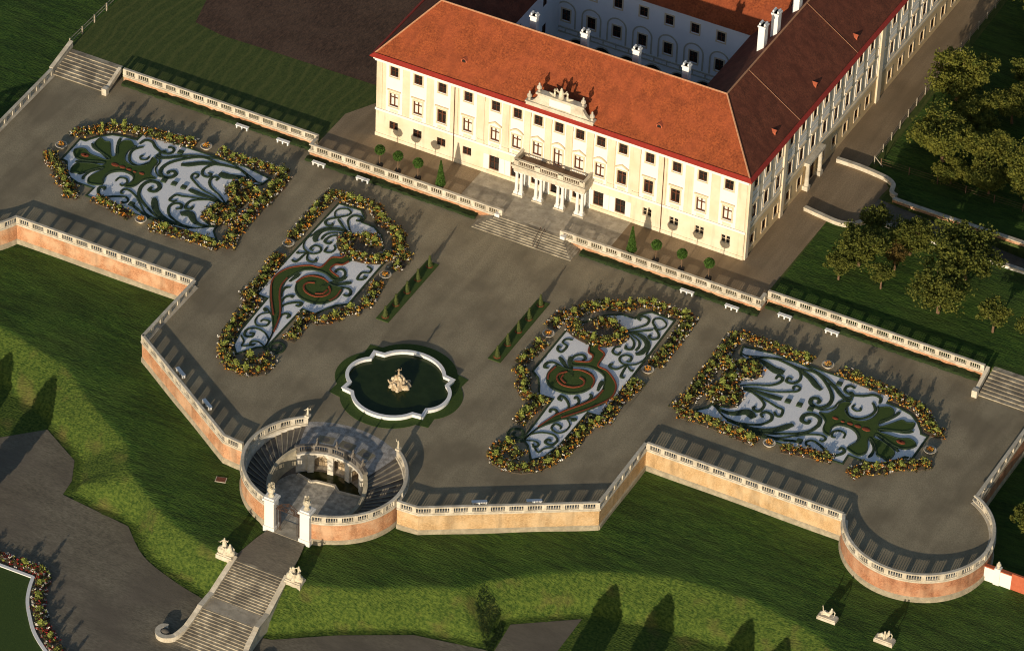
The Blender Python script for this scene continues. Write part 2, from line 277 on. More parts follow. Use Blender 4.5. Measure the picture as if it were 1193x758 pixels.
D={'o_white':[(35.5,-15.32),(39.59,-14.63),(56.28,-14.71),(56.38,-16.45),(58.3,-16.59),(60.13,-17.04),(61.49,-18.08),(62.45,-19.34),(62.79,-19.97),(63.69,-20.01),(63.66,-24.72),(62.77,-24.87),(62.3,-25.63),(61.44,-26.86),(60.42,-27.73),(59.03,-28.2),(57.62,-28.2),(56.26,-28.19),(56.34,-30.06),(48.2,-30.44),(44.31,-30.38),(40.55,-30.23),(35.67,-30.02),(36.82,-28.77),(36.97,-27.79),(37.7,-28.03),(39.06,-27.42),(39.63,-25.6),(39.34,-24.1),(38.65,-22.65),(38.32,-22.59),(38.19,-21.66),(39.46,-20.42),(39.51,-18.54),(38.93,-17.52),(37.91,-16.91),(36.99,-17.6),(35.85,-16.73)],'o_green':[(49.73,-22.51),(50.71,-22.18),(51.29,-20.79),(51.24,-19.76),(51.62,-19.04),(52.44,-18.8),(52.27,-20.23),(52.85,-21.06),(53.91,-21.61),(55.38,-21.26),(56.12,-20.18),(56.27,-18.94),(55.9,-17.66),(55.91,-17.86),(57.15,-16.98),(58.11,-17.63),(58.07,-19.05),(57.25,-20.4),(57.64,-21.27),(58.74,-19.88),(59.6,-18.6),(60.36,-18.73),(61.31,-18.35),(61.42,-19.77),(60.51,-20.68),(57.84,-21.71),(58.08,-22.26),(59.17,-22.2),(60.75,-22.12),(62.07,-21.46),(63.25,-22.32),(62.22,-23.63),(60.65,-23.71),(58.05,-22.78),(57.87,-23.6),(59.05,-23.74),(60.61,-24.32),(61.47,-25.12),(61.19,-26.74),(60.28,-26.52),(59.63,-26.5),(58.73,-25.06),(57.56,-23.94),(57.41,-24.51),(58.08,-26.09),(58.1,-27.05),(57.44,-27.81),(55.85,-27.29),(55.86,-26.64),(56.4,-25.11),(55.93,-24.07),(54.9,-23.35),(53.6,-23.17),(52.63,-23.72),(52.35,-24.8),(52.66,-26.01),(51.83,-25.76),(51.39,-25.02),(51.16,-23.84),(50.56,-23.19)],'o_red':[((51.99,-22.54),0.35),((53.07,-22.68),0.22),((54.06,-22.58),0.35),((55.15,-22.55),0.4),((56.34,-22.59),0.5),((61.16,-22.66),0.45),((61.3,-22.69),0.5)],'o_st':[([(35.78,-16.59),(37.48,-16.65),(40.22,-15.41),(43.43,-15.62),(46.04,-15.41),(48.12,-16.75),(49.76,-18.69),(50.07,-20.48),(49.19,-21.65),(47.99,-21.4),(47.66,-20.46),(48.23,-20.0),(48.83,-20.42),(48.62,-20.98)],0.23,0.77),([(36.95,-17.29),(39.51,-15.65),(41.91,-15.47),(43.84,-16.06),(44.71,-17.59),(44.27,-18.78),(43.33,-18.88),(43.23,-18.09),(43.82,-18.16)],0.18,0.55),([(38.46,-16.08),(40.22,-15.41),(43.04,-15.67),(45.54,-16.61),(47.09,-17.74),(48.11,-18.26)],0.18,1.14),([(36.63,-16.62),(41.99,-14.74),(46.38,-15.28),(48.99,-16.49),(50.81,-17.79),(51.7,-17.95),(52.09,-17.23),(51.63,-16.66),(51.34,-17.15)],0.18,0.5),([(36.95,-17.29),(38.55,-16.71),(39.74,-17.05),(41.0,-17.52),(42.31,-17.44)],0.23,1.59),([(37.89,-23.0),(39.84,-21.65),(41.84,-20.64),(42.71,-19.41),(42.58,-18.47),(41.89,-18.46),(41.94,-19.17)],0.18,0.59),([(37.95,-23.24),(40.43,-22.16),(42.67,-21.65),(44.32,-20.77),(45.4,-19.99),(45.44,-19.2),(44.86,-19.06),(44.6,-19.61),(44.92,-19.99)],0.18,0.45),([(37.95,-23.24),(40.07,-22.7),(42.51,-22.64),(44.39,-22.47)],0.18,1.09),([(37.95,-23.24),(39.78,-22.97),(41.64,-23.64),(42.77,-24.5),(42.93,-25.63),(42.57,-26.27),(41.89,-25.99),(41.99,-25.37)],0.18,0.59),([(37.95,-23.24),(40.7,-23.18),(43.04,-23.77),(44.47,-24.19),(45.33,-24.36),(45.63,-25.58),(45.01,-25.77),(44.58,-25.22)],0.18,0.5),([(37.03,-27.92),(37.99,-28.2),(39.11,-28.39),(40.2,-28.09),(41.53,-27.0),(42.78,-27.68)],0.23,1.55),([(37.26,-27.96),(39.89,-29.59),(41.85,-29.4),(43.9,-28.55),(44.85,-27.09),(44.55,-26.01),(43.64,-25.8),(43.25,-26.52),(43.83,-27.01)],0.18,0.59),([(39.16,-29.35),(43.21,-29.67),(45.96,-28.59),(47.74,-26.26)],0.18,1.27),([(40.01,-29.85),(44.51,-29.85),(47.55,-28.5),(49.85,-26.87),(50.6,-24.96),(50.2,-23.54),(48.99,-23.24),(48.18,-24.04),(48.4,-25.06),(49.27,-25.16),(49.2,-24.34)],0.18,0.82),([(42.18,-30.1),(46.57,-29.88),(48.57,-28.51),(50.03,-27.25),(51.7,-26.47),(52.56,-26.79),(52.39,-27.54),(51.95,-27.37)],0.18,0.41),([(43.45,-30.19),(46.69,-30.14),(49.12,-29.24),(49.86,-29.08)],0.23,0.59),([(51.7,-15.72),(51.01,-15.54),(50.57,-16.13),(50.82,-16.89),(51.88,-17.12),(53.27,-16.56),(54.32,-15.72),(55.4,-15.85),(55.69,-16.95)],0.5,0.59),([(51.41,-29.04),(50.95,-29.14),(50.64,-28.56),(51.31,-27.95),(52.77,-28.48),(54.19,-29.37),(55.21,-28.95),(55.71,-27.95),(55.12,-27.41),(54.91,-27.98)],0.36,0.59),([(53.04,-18.79),(52.99,-19.49),(53.71,-19.81),(54.14,-19.33),(53.79,-18.86)],0.36,0.36),([(52.28,-19.72),(53.26,-21.16),(54.66,-21.02),(55.59,-19.92),(55.82,-18.53),(55.1,-17.45),(54.73,-17.33)],0.32,0.55),([(54.48,-25.56),(54.32,-24.67),(53.38,-24.48),(52.8,-25.21),(53.1,-26.01),(53.58,-25.9)],0.36,0.45),([(52.2,-24.56),(52.93,-23.49),(54.68,-23.31),(56.05,-24.33),(56.31,-25.81),(55.72,-26.96)],0.23,0.45),([(48.91,-21.82),(49.73,-21.84),(50.85,-20.71),(51.02,-19.28),(51.75,-18.2)],0.23,0.32),([(57.39,-20.59),(58.07,-19.28),(58.53,-18.02),(58.73,-17.11)],0.23,0.59),([(58.0,-21.95),(59.49,-21.1),(60.89,-20.63),(61.81,-19.87)],0.23,0.64),([(57.98,-22.94),(59.31,-23.43),(60.74,-23.92),(61.85,-24.52)],0.23,0.68),([(57.61,-24.24),(58.68,-25.42),(58.96,-26.72),(58.77,-27.41)],0.23,0.55),([(47.56,-16.38),(48.97,-16.75),(50.51,-17.88),(51.88,-18.43),(52.27,-17.71)],0.27,0.55)],'o_sq':[(45.2,-22.44),(46.8,-22.36),(48.41,-22.43),(49.54,-15.94),(49.83,-28.92)],'o_fl':[([(33.73,-13.14),(35.49,-13.33),(39.96,-13.52),(44.74,-13.51)],1.9),([(48.62,-13.33),(51.43,-13.85),(56.71,-14.2)],1.9),([(56.65,-14.71),(58.36,-14.89),(61.19,-15.77),(62.98,-17.56),(64.1,-18.73),(65.56,-18.39)],2.0),([(66.09,-24.44),(64.97,-25.78),(63.19,-26.73),(61.29,-28.78),(59.21,-29.96),(58.16,-31.85)],2.0),([(54.95,-30.16),(52.08,-30.5),(48.43,-31.36)],1.8),([(44.79,-31.41),(41.77,-31.5)],1.8),([(45.06,-31.88),(41.26,-31.61),(37.66,-31.36),(33.84,-31.56)],1.8),([(33.24,-31.16),(33.85,-28.15),(33.82,-23.81),(33.65,-17.81),(33.63,-13.37)],2.0),([(35.45,-25.9),(36.21,-24.47),(36.72,-22.5),(35.74,-20.01),(34.49,-18.7)],1.7),([(36.72,-22.5),(37.68,-20.6),(38.99,-19.85),(38.56,-18.06),(37.49,-18.0),(36.27,-19.37)],1.9),([(35.58,-25.75),(37.3,-26.76),(39.01,-26.45),(38.91,-24.51),(37.92,-23.74),(36.88,-25.01)],1.9)],'o_urn':[(46.77,-13.43),(65.26,-22.54),(46.76,-31.49)],'o_gaps':[],'o_bed':[(33.29,-12.0),(45.35,-12.14),(50.95,-12.78),(56.96,-13.38),(57.89,-13.83),(61.34,-15.19),(63.69,-17.32),(66.09,-17.76),(66.21,-26.78),(63.96,-27.58),(61.69,-29.68),(59.54,-30.68),(58.69,-32.35),(52.44,-31.27),(48.44,-32.26),(45.6,-32.25),(45.15,-32.49),(39.08,-32.19),(33.35,-32.67),(33.4,-31.07),(33.12,-23.21),(33.4,-17.28)],'i_white':[(25.07,-15.0),(21.84,-14.9),(20.67,-16.06),(20.58,-17.16),(18.53,-17.29),(16.79,-18.5),(15.6,-20.36),(13.73,-23.37),(13.81,-23.8),(13.81,-33.28),(15.1,-34.22),(15.86,-35.46),(16.66,-37.08),(18.68,-36.94),(18.85,-41.61),(18.93,-45.98),(20.07,-46.79),(21.65,-49.0),(22.72,-47.71),(23.35,-44.93),(23.46,-41.11),(23.55,-37.18),(25.21,-37.06),(25.35,-31.39),(25.25,-23.18)],'i_green':[(17.77,-24.72),(18.93,-24.3),(19.22,-25.09),(20.36,-25.8),(20.64,-28.19),(21.92,-28.57),(23.42,-29.47),(24.43,-30.57),(25.01,-32.24),(24.88,-33.98),(24.1,-35.81),(23.0,-37.75),(21.36,-40.24),(19.58,-43.23),(19.05,-46.01),(19.43,-43.74),(20.41,-40.0),(21.09,-38.08),(22.46,-35.85),(23.19,-34.0),(23.25,-32.13),(22.62,-30.31),(22.16,-29.68),(21.05,-29.14),(19.46,-29.1),(17.74,-29.85),(17.36,-29.11),(19.23,-28.15),(19.15,-26.83),(18.36,-26.43),(17.94,-25.48)],'i_disc':[(15.57,-32.61),(16.04,-34.02),(16.92,-35.03),(18.27,-35.42),(20.02,-35.16),(21.32,-34.02),(21.85,-32.38),(21.55,-31.04),(20.58,-30.08),(19.36,-29.94),(18.3,-30.54),(17.42,-30.88),(15.94,-30.87)],'i_redlines':[[(18.97,-24.38),(19.17,-25.11),(20.33,-25.82),(20.59,-28.22),(22.03,-28.58),(23.48,-29.6),(24.46,-30.72),(25.0,-32.42),(24.85,-34.0),(24.04,-35.69),(22.92,-37.59),(21.25,-40.02)],[(19.49,-43.05),(20.37,-39.92),(21.42,-37.9),(22.55,-36.03),(23.32,-34.26),(23.41,-32.37)],[(17.92,-25.42),(18.33,-26.45),(19.15,-26.83),(19.23,-28.15),(17.5,-28.97)],[(17.68,-31.4),(16.99,-32.3),(17.21,-33.35),(18.31,-34.07),(19.77,-33.84),(20.65,-32.9),(20.5,-31.98),(19.68,-31.61)],[(18.14,-30.63),(19.18,-30.21),(20.63,-30.39),(21.57,-31.2),(21.9,-32.68)],[(15.92,-31.23),(15.79,-32.82),(16.16,-33.96)],[(17.54,-32.15),(17.7,-33.07),(18.58,-33.57)]],'i_st':[([(20.04,-20.34),(21.42,-18.86),(22.33,-17.47),(22.1,-16.29),(21.11,-16.09),(20.78,-16.8),(21.34,-17.07)],0.18,0.59),([(20.33,-20.28),(22.02,-19.21),(23.61,-17.95)],0.18,0.5),([(23.66,-17.4),(22.87,-16.64),(22.78,-15.83),(23.53,-15.4),(24.45,-15.91),(24.71,-16.73),(24.19,-17.62),(23.4,-17.21)],0.41,0.27),([(23.5,-17.49),(24.59,-18.42),(24.85,-19.3),(24.26,-19.82),(23.69,-19.52),(23.83,-19.03)],0.41,0.5),([(20.34,-20.51),(21.5,-20.71),(22.63,-21.71),(22.89,-23.0),(22.17,-23.24),(21.91,-22.6)],0.18,0.55),([(20.41,-20.23),(21.96,-19.93),(23.47,-20.44),(24.36,-21.47),(24.33,-23.03),(23.73,-23.71)],0.18,1.0),([(20.52,-20.24),(22.22,-19.61),(23.73,-20.12),(24.69,-21.28),(25.02,-23.14)],0.18,0.32),([(21.23,-20.17),(22.88,-20.95),(23.49,-21.97),(23.48,-23.0)],0.18,0.5),([(21.36,-23.19),(20.84,-23.83),(20.99,-24.77),(21.83,-24.97),(21.91,-24.07)],0.32,0.45),([(25.18,-23.05),(25.22,-24.39),(24.6,-25.69),(23.19,-26.23),(22.33,-25.43),(22.73,-24.46),(23.58,-24.48),(23.81,-25.37),(23.26,-25.51)],0.23,0.45),([(23.65,-26.31),(23.06,-27.56),(22.31,-27.75),(21.86,-27.33),(22.21,-26.79)],0.32,0.55),([(23.81,-26.21),(23.93,-27.5),(24.18,-28.71),(24.8,-28.62)],0.32,0.55),([(24.0,-26.38),(24.83,-26.99),(24.94,-26.58)],0.27,0.45),([(15.32,-25.1),(14.51,-25.39),(14.4,-26.21),(15.27,-26.67),(15.19,-28.08),(14.55,-27.94),(14.29,-27.23),(14.75,-27.31)],0.36,0.45),([(18.73,-31.81),(16.5,-30.73),(15.12,-30.5),(14.52,-31.18),(14.69,-31.93),(15.25,-31.78)],0.14,0.59),([(18.73,-31.81),(16.56,-30.01),(15.43,-29.13)],0.14,0.82),([(18.73,-31.81),(17.18,-29.66),(16.67,-28.25)],0.14,0.82),([(18.68,-31.5),(17.14,-29.0),(17.13,-27.82),(17.88,-27.22),(18.5,-27.71),(18.33,-28.32)],0.14,0.55),([(20.37,-40.74),(20.98,-39.08),(21.13,-37.67),(20.28,-36.49),(19.22,-36.04),(19.21,-36.77),(19.72,-36.82)],0.18,0.59),([(19.55,-43.18),(20.12,-41.05),(20.33,-39.44),(19.72,-38.87),(19.28,-39.22),(19.49,-39.76)],0.18,0.55),([(21.13,-38.16),(21.58,-37.41),(21.74,-35.99),(21.0,-35.25),(20.96,-35.77)],0.18,0.55),([(22.16,-36.08),(22.62,-35.15),(22.64,-34.15),(22.16,-33.82)],0.18,0.55),([(22.84,-32.81),(22.61,-31.61),(22.54,-30.64)],0.41,0.91),([(21.34,-40.19),(22.72,-39.24),(22.93,-39.44),(22.43,-39.89)],0.18,0.5),([(21.98,-39.82),(22.82,-40.66),(22.86,-41.95),(22.17,-42.83),(21.05,-42.39),(21.11,-41.37),(21.96,-41.48),(22.09,-42.06)],0.23,0.41),([(19.1,-46.11),(19.34,-44.77),(20.45,-43.71),(21.96,-43.44),(22.83,-44.24),(22.55,-45.38),(21.62,-45.26),(21.69,-44.51),(22.23,-44.75)],0.18,0.5),([(19.22,-46.14),(20.44,-45.71),(21.16,-46.17),(20.82,-46.76),(20.38,-46.3)],0.18,0.45),([(20.91,-46.81),(21.76,-47.45),(22.07,-46.46),(22.98,-45.62)],0.36,0.32),([(19.28,-46.27),(17.86,-46.92),(16.75,-46.25),(16.77,-45.03),(17.87,-44.53),(18.49,-45.42),(18.07,-46.25),(17.29,-45.94),(17.46,-45.35)],0.5,0.5)],'i_fl':[([(26.8,-13.0),(27.09,-17.51),(27.05,-21.3),(27.04,-24.7)],1.8),([(26.68,-28.62),(26.61,-31.0)],1.8),([(26.59,-28.71),(26.36,-32.02),(26.16,-35.78),(26.55,-38.2)],1.8),([(26.55,-38.2),(24.97,-38.77),(24.85,-41.79),(24.44,-46.25),(23.33,-49.3),(21.33,-51.4),(18.81,-51.71),(17.16,-50.72),(17.19,-48.6),(18.56,-47.66)],1.9),([(18.9,-49.89),(19.5,-49.07),(20.33,-49.08)],1.8),([(16.91,-43.7),(16.98,-41.03),(17.29,-39.2),(17.57,-37.71)],1.7),([(16.92,-38.08),(15.07,-38.14),(13.54,-36.01)],1.7),([(13.48,-35.49),(12.65,-34.28),(11.2,-33.93)],1.7),([(11.51,-32.9),(11.86,-30.33),(12.24,-27.37)],1.7),([(11.63,-24.11),(11.7,-22.17),(12.0,-20.26)],1.8),([(12.69,-20.92),(13.63,-18.99),(15.3,-16.81),(18.42,-15.37),(20.4,-13.36),(23.45,-13.52),(25.57,-13.53),(26.86,-13.14)],2.0),([(13.76,-21.34),(14.41,-23.05),(16.54,-23.89),(18.58,-23.75),(20.16,-22.68),(20.68,-21.18),(19.32,-20.58)],2.0),([(16.31,-20.92),(17.62,-19.31),(19.02,-20.41)],2.0)],'i_urn':[(12.12,-25.9),(26.76,-26.05)],'i_bed':[(27.34,-12.59),(27.6,-25.4),(27.78,-30.0),(27.76,-26.86),(27.65,-39.37),(25.81,-39.61),(25.2,-47.75),(23.77,-50.17),(21.65,-52.02),(19.33,-52.7),(17.21,-51.99),(16.3,-49.27),(16.95,-46.95),(16.7,-44.48),(16.35,-39.4),(14.76,-39.48),(14.08,-37.04),(12.24,-34.51),(10.84,-33.97),(10.99,-25.34),(11.2,-20.36),(12.67,-19.19),(14.23,-16.37),(17.61,-14.6),(20.13,-12.81),(24.71,-12.63)],'o_aff':[[0.957,-0.0366,-3.0491],[0.018,1.022,1.454]],'i_aff':[[0.9921,-0.0149,-0.7329],[0.0256,1.0094,0.7805]]}

# ------------------------------------------------------------------ terrain
ZL, ZP, ZU = -3.4, -7.7, 1.2       # lawn at the wall foot, lower path, palace level
CREST = [(0,-80.6),(5.5,-80.6),(12.5,-78),(17.2,-74.6),(23.8,-71.6),(25.2,-69.2),(29.2,-65.6),(37.2,-60),(46,-56.6),(56,-55.4),(66,-57.6),(80,-66),(110,-90),(170,-140)]
FOOT = [(0,-88.6),(5.5,-87.2),(12,-82.6),(20.3,-77.8),(28.5,-76),(30.4,-75.6),(29.9,-70.2),(37.2,-64.9),(46,-62.8),(57,-61.5),(67,-64.5),(76,-74),(105,-100),(160,-160)]
# left side measured separately, nearly the mirror image
CREST_L = [(0,-80.6),(-6.4,-80.7),(-12,-79.3),(-17.1,-77),(-22.5,-73.6),(-24.4,-71.8),(-26.4,-68.6),(-33.7,-64.5),(-42.1,-58.7),(-53,-56.4),(-66,-57.6),(-80,-66),(-110,-90),(-170,-140)]
FOOT_L = [(0,-88.6),(-6,-84.9),(-10.5,-83.9),(-16.2,-81.8),(-20.8,-77.9),(-31.2,-76.8),(-31.6,-74),(-33.4,-70.4),(-39.7,-66.9),(-46,-64.4),(-57,-61.7),(-67,-64.5),(-76,-74),(-105,-100),(-160,-160)]
crest = CREST_L[::-1]+CREST[1:]; foot = FOOT_L[::-1]+FOOT[1:]
def seg_dist(P, line):
    d = np.full(len(P), 1e9)
    for a, b in zip(line[:-1], line[1:]):
        a = np.array(a); b = np.array(b); ab = b-a
        t = np.clip(((P-a)@ab)/(ab@ab), 0, 1); d = np.minimum(d, np.hypot(*(P-(a+t[:,None]*ab)).T))
    return d
def inside(P, poly):
    r = np.zeros(len(P), bool); n = len(poly)
    for i in range(n):
        x0, y0 = poly[i-1]; x1, y1 = poly[i]
        c = (y0 > P[:,1]) != (y1 > P[:,1])
        with np.errstate(divide='ignore', invalid='ignore'):
            xx = (x1-x0)*(P[:,1]-y0)/(y1-y0)+x0
        r ^= c & (P[:,0] < xx)
    return r
from mathutils.geometry import delaunay_2d_cdt
_pv = [(p[0], p[1], ZL-.12) for p in crest]+[(p[0], p[1], ZP) for p in foot]
_n = len(crest); _e = [(i, i+1) for i in range(_n-1)]+[(_n+i, _n+i+1) for i in range(len(foot)-1)]
_r = delaunay_2d_cdt([Vector(p[:2]) for p in _pv], _e, [], 0, 1e-5)
_ok = [_pv[o[0]] if o else None for o in _r[3]]
BANK = [tuple(_ok[i] for i in f) for f in _r[2] if all(_ok[i] is not None for i in f)]      # straight facets between crest and foot
BANK = [t for t in BANK if len({p[2] for p in t}) == 2]
UPPER = crest+[(170,100),(-170,100)]
LOWER = foot+[(160,-300),(-160,-300)]
def height(P):
    up = inside(P, UPPER); lo = inside(P, LOWER)
    dc = seg_dist(P, crest); df = np.maximum(seg_dist(P, foot)-1.5, 0)
    t = (dc/(dc+df+1e-9))**.68
    z = (ZL-.12)*(1-t)+ZP*t
    for A, B, C in BANK:
        d = (B[1]-C[1])*(A[0]-C[0])+(C[0]-B[0])*(A[1]-C[1])
        if abs(d) < 1e-6: continue
        u = ((B[1]-C[1])*(P[:,0]-C[0])+(C[0]-B[0])*(P[:,1]-C[1]))/d; v = ((C[1]-A[1])*(P[:,0]-C[0])+(A[0]-C[0])*(P[:,1]-C[1]))/d; w_ = 1-u-v
        k = (u >= -1e-6) & (v >= -1e-6) & (w_ >= -1e-6); z = np.where(k, u*A[2]+v*B[2]+w_*C[2], z)
    z = np.where(up, ZL-.12*np.exp(-dc/1.), z); z = np.where(lo, ZP, z); z = np.where(~up & ~lo & (df < .02), ZP, z)
    return z, up, lo
xs = np.concatenate([np.arange(-170,-66,4.), np.arange(-66,98,.55), np.arange(98,172,4.)]); ys = np.concatenate([np.arange(-230,-112,5.), np.arange(-112,-48,.55), np.arange(-48,60,3.)])
X, Y = np.meshgrid(xs, ys); P = np.c_[X.ravel(), Y.ravel()]
Z, up, lo = height(P); dcr = seg_dist(P, crest)
bankness = ~(up | lo)
Z = Z + (rng.random(len(Z))-.5)*.11*bankness
Z = Z + np.where(up, .10*np.sin(P[:,0]*.31)*np.sin(P[:,1]*.43+1), 0)
Z -= 1.2*(((P[:,0]/10.4)**2+((P[:,1]+64.2)/9.)**2) < 1)+.30*((np.abs(P[:,0]) < 4.4) & (P[:,1] > -81) & (P[:,1] < -72))+1.2*((np.abs(P[:,0]) < 3.4) & (P[:,1] > -95) & (P[:,1] < -80.4))
nx, ny = len(xs), len(ys)
hit = bpy.data.meshes.new('lawn'); idx = np.arange(nx*ny).reshape(ny, nx)
fc = np.c_[idx[:-1,:-1].ravel(), idx[:-1,1:].ravel(), idx[1:,1:].ravel(), idx[1:,:-1].ravel()]
hit.from_pydata(np.c_[P, Z].tolist(), [], fc.tolist())
bk = np.clip(np.where(up, -dcr, np.where(lo, .2, dcr))*.9+.5, 0, 1)
at = hit.attributes.new('slope_turf', 'FLOAT', 'POINT'); at.data.foreach_set('value', bk.astype(np.float32))
def turf():
    """mown lawn passing into the rougher turf of the bank along an irregular line"""
    m = M['grass'].copy(); m.name = 'lawn_and_bank'; nt = m.node_tree; N = nt.nodes; L = nt.links
    b_ = N['Principled BSDF']; src = b_.inputs['Base Color'].links[0].from_socket
    g = N.new('ShaderNodeNewGeometry'); n1 = N.new('ShaderNodeTexNoise'); n1.inputs['Scale'].default_value = 2.6; n1.inputs['Detail'].default_value = 7; L.new(g.outputs['Position'], n1.inputs['Vector'])
    r1 = N.new('ShaderNodeValToRGB'); r1.color_ramp.elements[0].position = .34; r1.color_ramp.elements[1].position = .66; r1.color_ramp.elements[0].color = (.028,.060,.006,1); r1.color_ramp.elements[1].color = (.098,.142,.019,1); L.new(n1.outputs['Fac'], r1.inputs['Fac'])
    n2 = N.new('ShaderNodeTexNoise'); n2.inputs['Scale'].default_value = .28; n2.inputs['Detail'].default_value = 5; L.new(g.outputs['Position'], n2.inputs['Vector'])
    r2 = N.new('ShaderNodeValToRGB'); r2.color_ramp.elements[0].position = .55; r2.color_ramp.elements[1].position = .72; r2.color_ramp.elements[0].color = (0,0,0,1); r2.color_ramp.elements[1].color = (.6,.6,.6,1); L.new(n2.outputs['Fac'], r2.inputs['Fac'])
    m2 = N.new('ShaderNodeMix'); m2.data_type = 'RGBA'; L.new(r2.outputs['Color'], m2.inputs['Factor']); L.new(r1.outputs['Color'], m2.inputs['A']); m2.inputs['B'].default_value = (.14,.115,.034,1)
    at_ = N.new('ShaderNodeAttribute'); at_.attribute_name = 'slope_turf'
    ad = N.new('ShaderNodeMath'); ad.operation = 'MULTIPLY_ADD'; L.new(n1.outputs['Fac'], ad.inputs[0]); ad.inputs[1].default_value = .7; L.new(at_.outputs['Fac'], ad.inputs[2])
    rm = N.new('ShaderNodeMapRange'); rm.inputs['From Min'].default_value = .65; rm.inputs['From Max'].default_value = 1.05; L.new(ad.outputs[0], rm.inputs['Value'])
    mx = N.new('ShaderNodeMix'); mx.data_type = 'RGBA'; L.new(rm.outputs[0], mx.inputs['Factor']); L.new(src, mx.inputs['A']); L.new(m2.outputs['Result'], mx.inputs['B']); L.new(mx.outputs['Result'], b_.inputs['Base Color']); return m
hit.materials.append(turf()); hit.polygons.foreach_set('use_smooth', np.ones(len(fc), bool)); hit.update()
tag(link('lawn', hit), kind='structure')
def ground(x, y):
    return float(height(np.array([[x, y]]))[0][0])
mb = MB(); mb.quad((-900,-900,-8.6),(900,-900,-8.6),(900,900,-8.6),(-900,900,-8.6)); struct('outer_ground', mb, M['fieldgrass'])
# lower path: sheet just above the terrain
mb = MB()
pl = [p for p in FOOT_L[1:] if p[0] > -47]
poly = smooth(pl[1:5], 5)+[(-31.2,-76.8),(-33.4,-70.2),(-39.7,-66.9),(-44.1,-71.2),(-62,-80),(-80,-130),(10,-130),(10,-88.6),(-6,-88.6)]
poly = [(-6,-84.9)]+smooth([(-6,-84.9),(-10.5,-83.9),(-16.2,-81.8),(-20.8,-77.9)],5)[1:]+[(-31.2,-76.8),(-31.6,-74),(-33.4,-70.4),(-39.7,-66.9),(-44.1,-71.2),(-62,-80),(-80,-130),(10,-130),(37,-100),(37.2,-71.6),(37.2,-64.9),(29.9,-70.2),(30.4,-75.6),(28.5,-76),(20.3,-77.8),(12,-82.6),(5.5,-87.2),(0,-88.6)]
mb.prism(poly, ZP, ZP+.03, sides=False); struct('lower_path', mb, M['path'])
# path from the gate to the stair head
mb = MB()
pp = [(-2.6,-73.6),(2.6,-73.6),(3.2,-76),(4.0,-80.3),(-4.0,-80.3),(-3.2,-76)]
zz = [ZL+.06,ZL+.06,ZL+.02,-3.62,-3.62,ZL+.02]
mb.add([(p[0],p[1],z) for p, z in zip(pp, zz)], [(0,5,2,1),(5,4,3,2)]); struct('gate_path', mb, M['path'])

# ------------------------------------------------------------------ terrace body (its outline is the wall face)
CY, CA, CB = -64.2, 10.9, 9.5        # outer ring of the stair grotto
IY, IA, IB = -66.2, 6.35, 5.6        # inner ring
def ring(a, A=CA, B=CB, cy=CY): return (A*math.cos(R(a)), cy+B*math.sin(R(a)))
BC = (70., -37.); BR = 9.6
def bast(a): return (BC[0]+BR*math.cos(R(a)), BC[1]+BR*math.sin(R(a)))
WR = 33.45
bast_pts = [bast(a) for a in np.linspace(198, 425, 46)]           # from the front wall round to the east wall
right_path = [(12.0,-65.6),(14.1,-65.4),(WR,-53.3),(WR,-40.0)]
terr = [(12.0,-65.6),(14.1,-65.4),(WR,-53.3),(WR,-40.0),(60.9,-40.0)]+[p for p in bast_pts[1:]]+[(74.9,-28.2),(74.9,-3.5)]
ringback = [ring(a) for a in np.linspace(52, 128, 16)]
inner_top = [(IA*math.cos(R(a)), IY+IB*math.sin(R(a))) for a in np.linspace(30, 150, 25)]
# gravel terrace: everything except the ring and its forecourt
right_edge = [ring(a) for a in np.linspace(-7, 52, 12)]
outline = terr+[(-75.2,-3.5)]+[mir(p) for p in reversed(terr[:-1])]+[mir(p) for p in right_edge]+[]
outline += ringback[::-1][1:-1]+right_edge[::-1]
mb = MB(); mb.prism(outline, -8.2, 0.0, sides=False); struct('terrace_gravel', mb, M['gravel'])

# ------------------------------------------------------------------ balustraded walls
PR = [(.06,0),(.06,.04),(.033,.07),(.064,.22),(.04,.40),(.032,.5),(.055,.57),(.055,.62)]
def balustrade(pts, z, parent, bay=2.25, m=None, closed_ends=(True, True), off=0., panels=True, zs=None):
    """base rail, piers, one panel of balusters per bay and a hand rail along the plan path"""
    m = m or M['stone']; L = plen(pts); n = max(1, round(L/bay)); b = L/n
    zf = (lambda s: z) if zs is None else (lambda s: z+zs[0]+(zs[1]-zs[0])*s/L)
    zl = None
    if zs is not None:
        acc = [0.]
        for i in range(1, len(pts)): acc.append(acc[-1]+math.hypot(pts[i][0]-pts[i-1][0], pts[i][1]-pts[i-1][1]))
        zl = [zs[0]+(zs[1]-zs[0])*a/L for a in acc]
    r = MB(); r.sweep(pts, [(-.20,z),(.20,z),(.20,z+.13),(-.20,z+.13)], zs=zl); r.build('base_rail', m, parent)
    r = MB(); r.sweep(pts, [(-.21,z+.84),(.21,z+.84),(.24,z+.90),(.24,z+.98),(.17,z+1.03),(-.17,z+1.03),(-.24,z+.98),(-.24,z+.90)], zs=zl); r.build('hand_rail', m, parent)
    for i in range(n+1):
        if (i == 0 and not closed_ends[0]) or (i == n and not closed_ends[1]): continue
        s = min(max(i*b, .25), L-.25); p, d = at_s(pts, s); q = MB()
        q.obox((p[0],p[1],zf(s)+.03), .56, .47, .925, math.atan2(d[1], d[0])); q.build('pier', m, parent)
    for i in range(n):
        q = MB(); a0 = i*b+.34; a1 = (i+1)*b-.34; k = max(2, round((a1-a0)/.315))
        for j in range(k):
            s = a0+(a1-a0)*(j+.5)/k; p, d = at_s(pts, s); q.lathe((p[0],p[1],zf(s)+.13), [(rr, h*.72/.62) for rr, h in PR], 6)
        q.build('baluster_panel', m, parent)
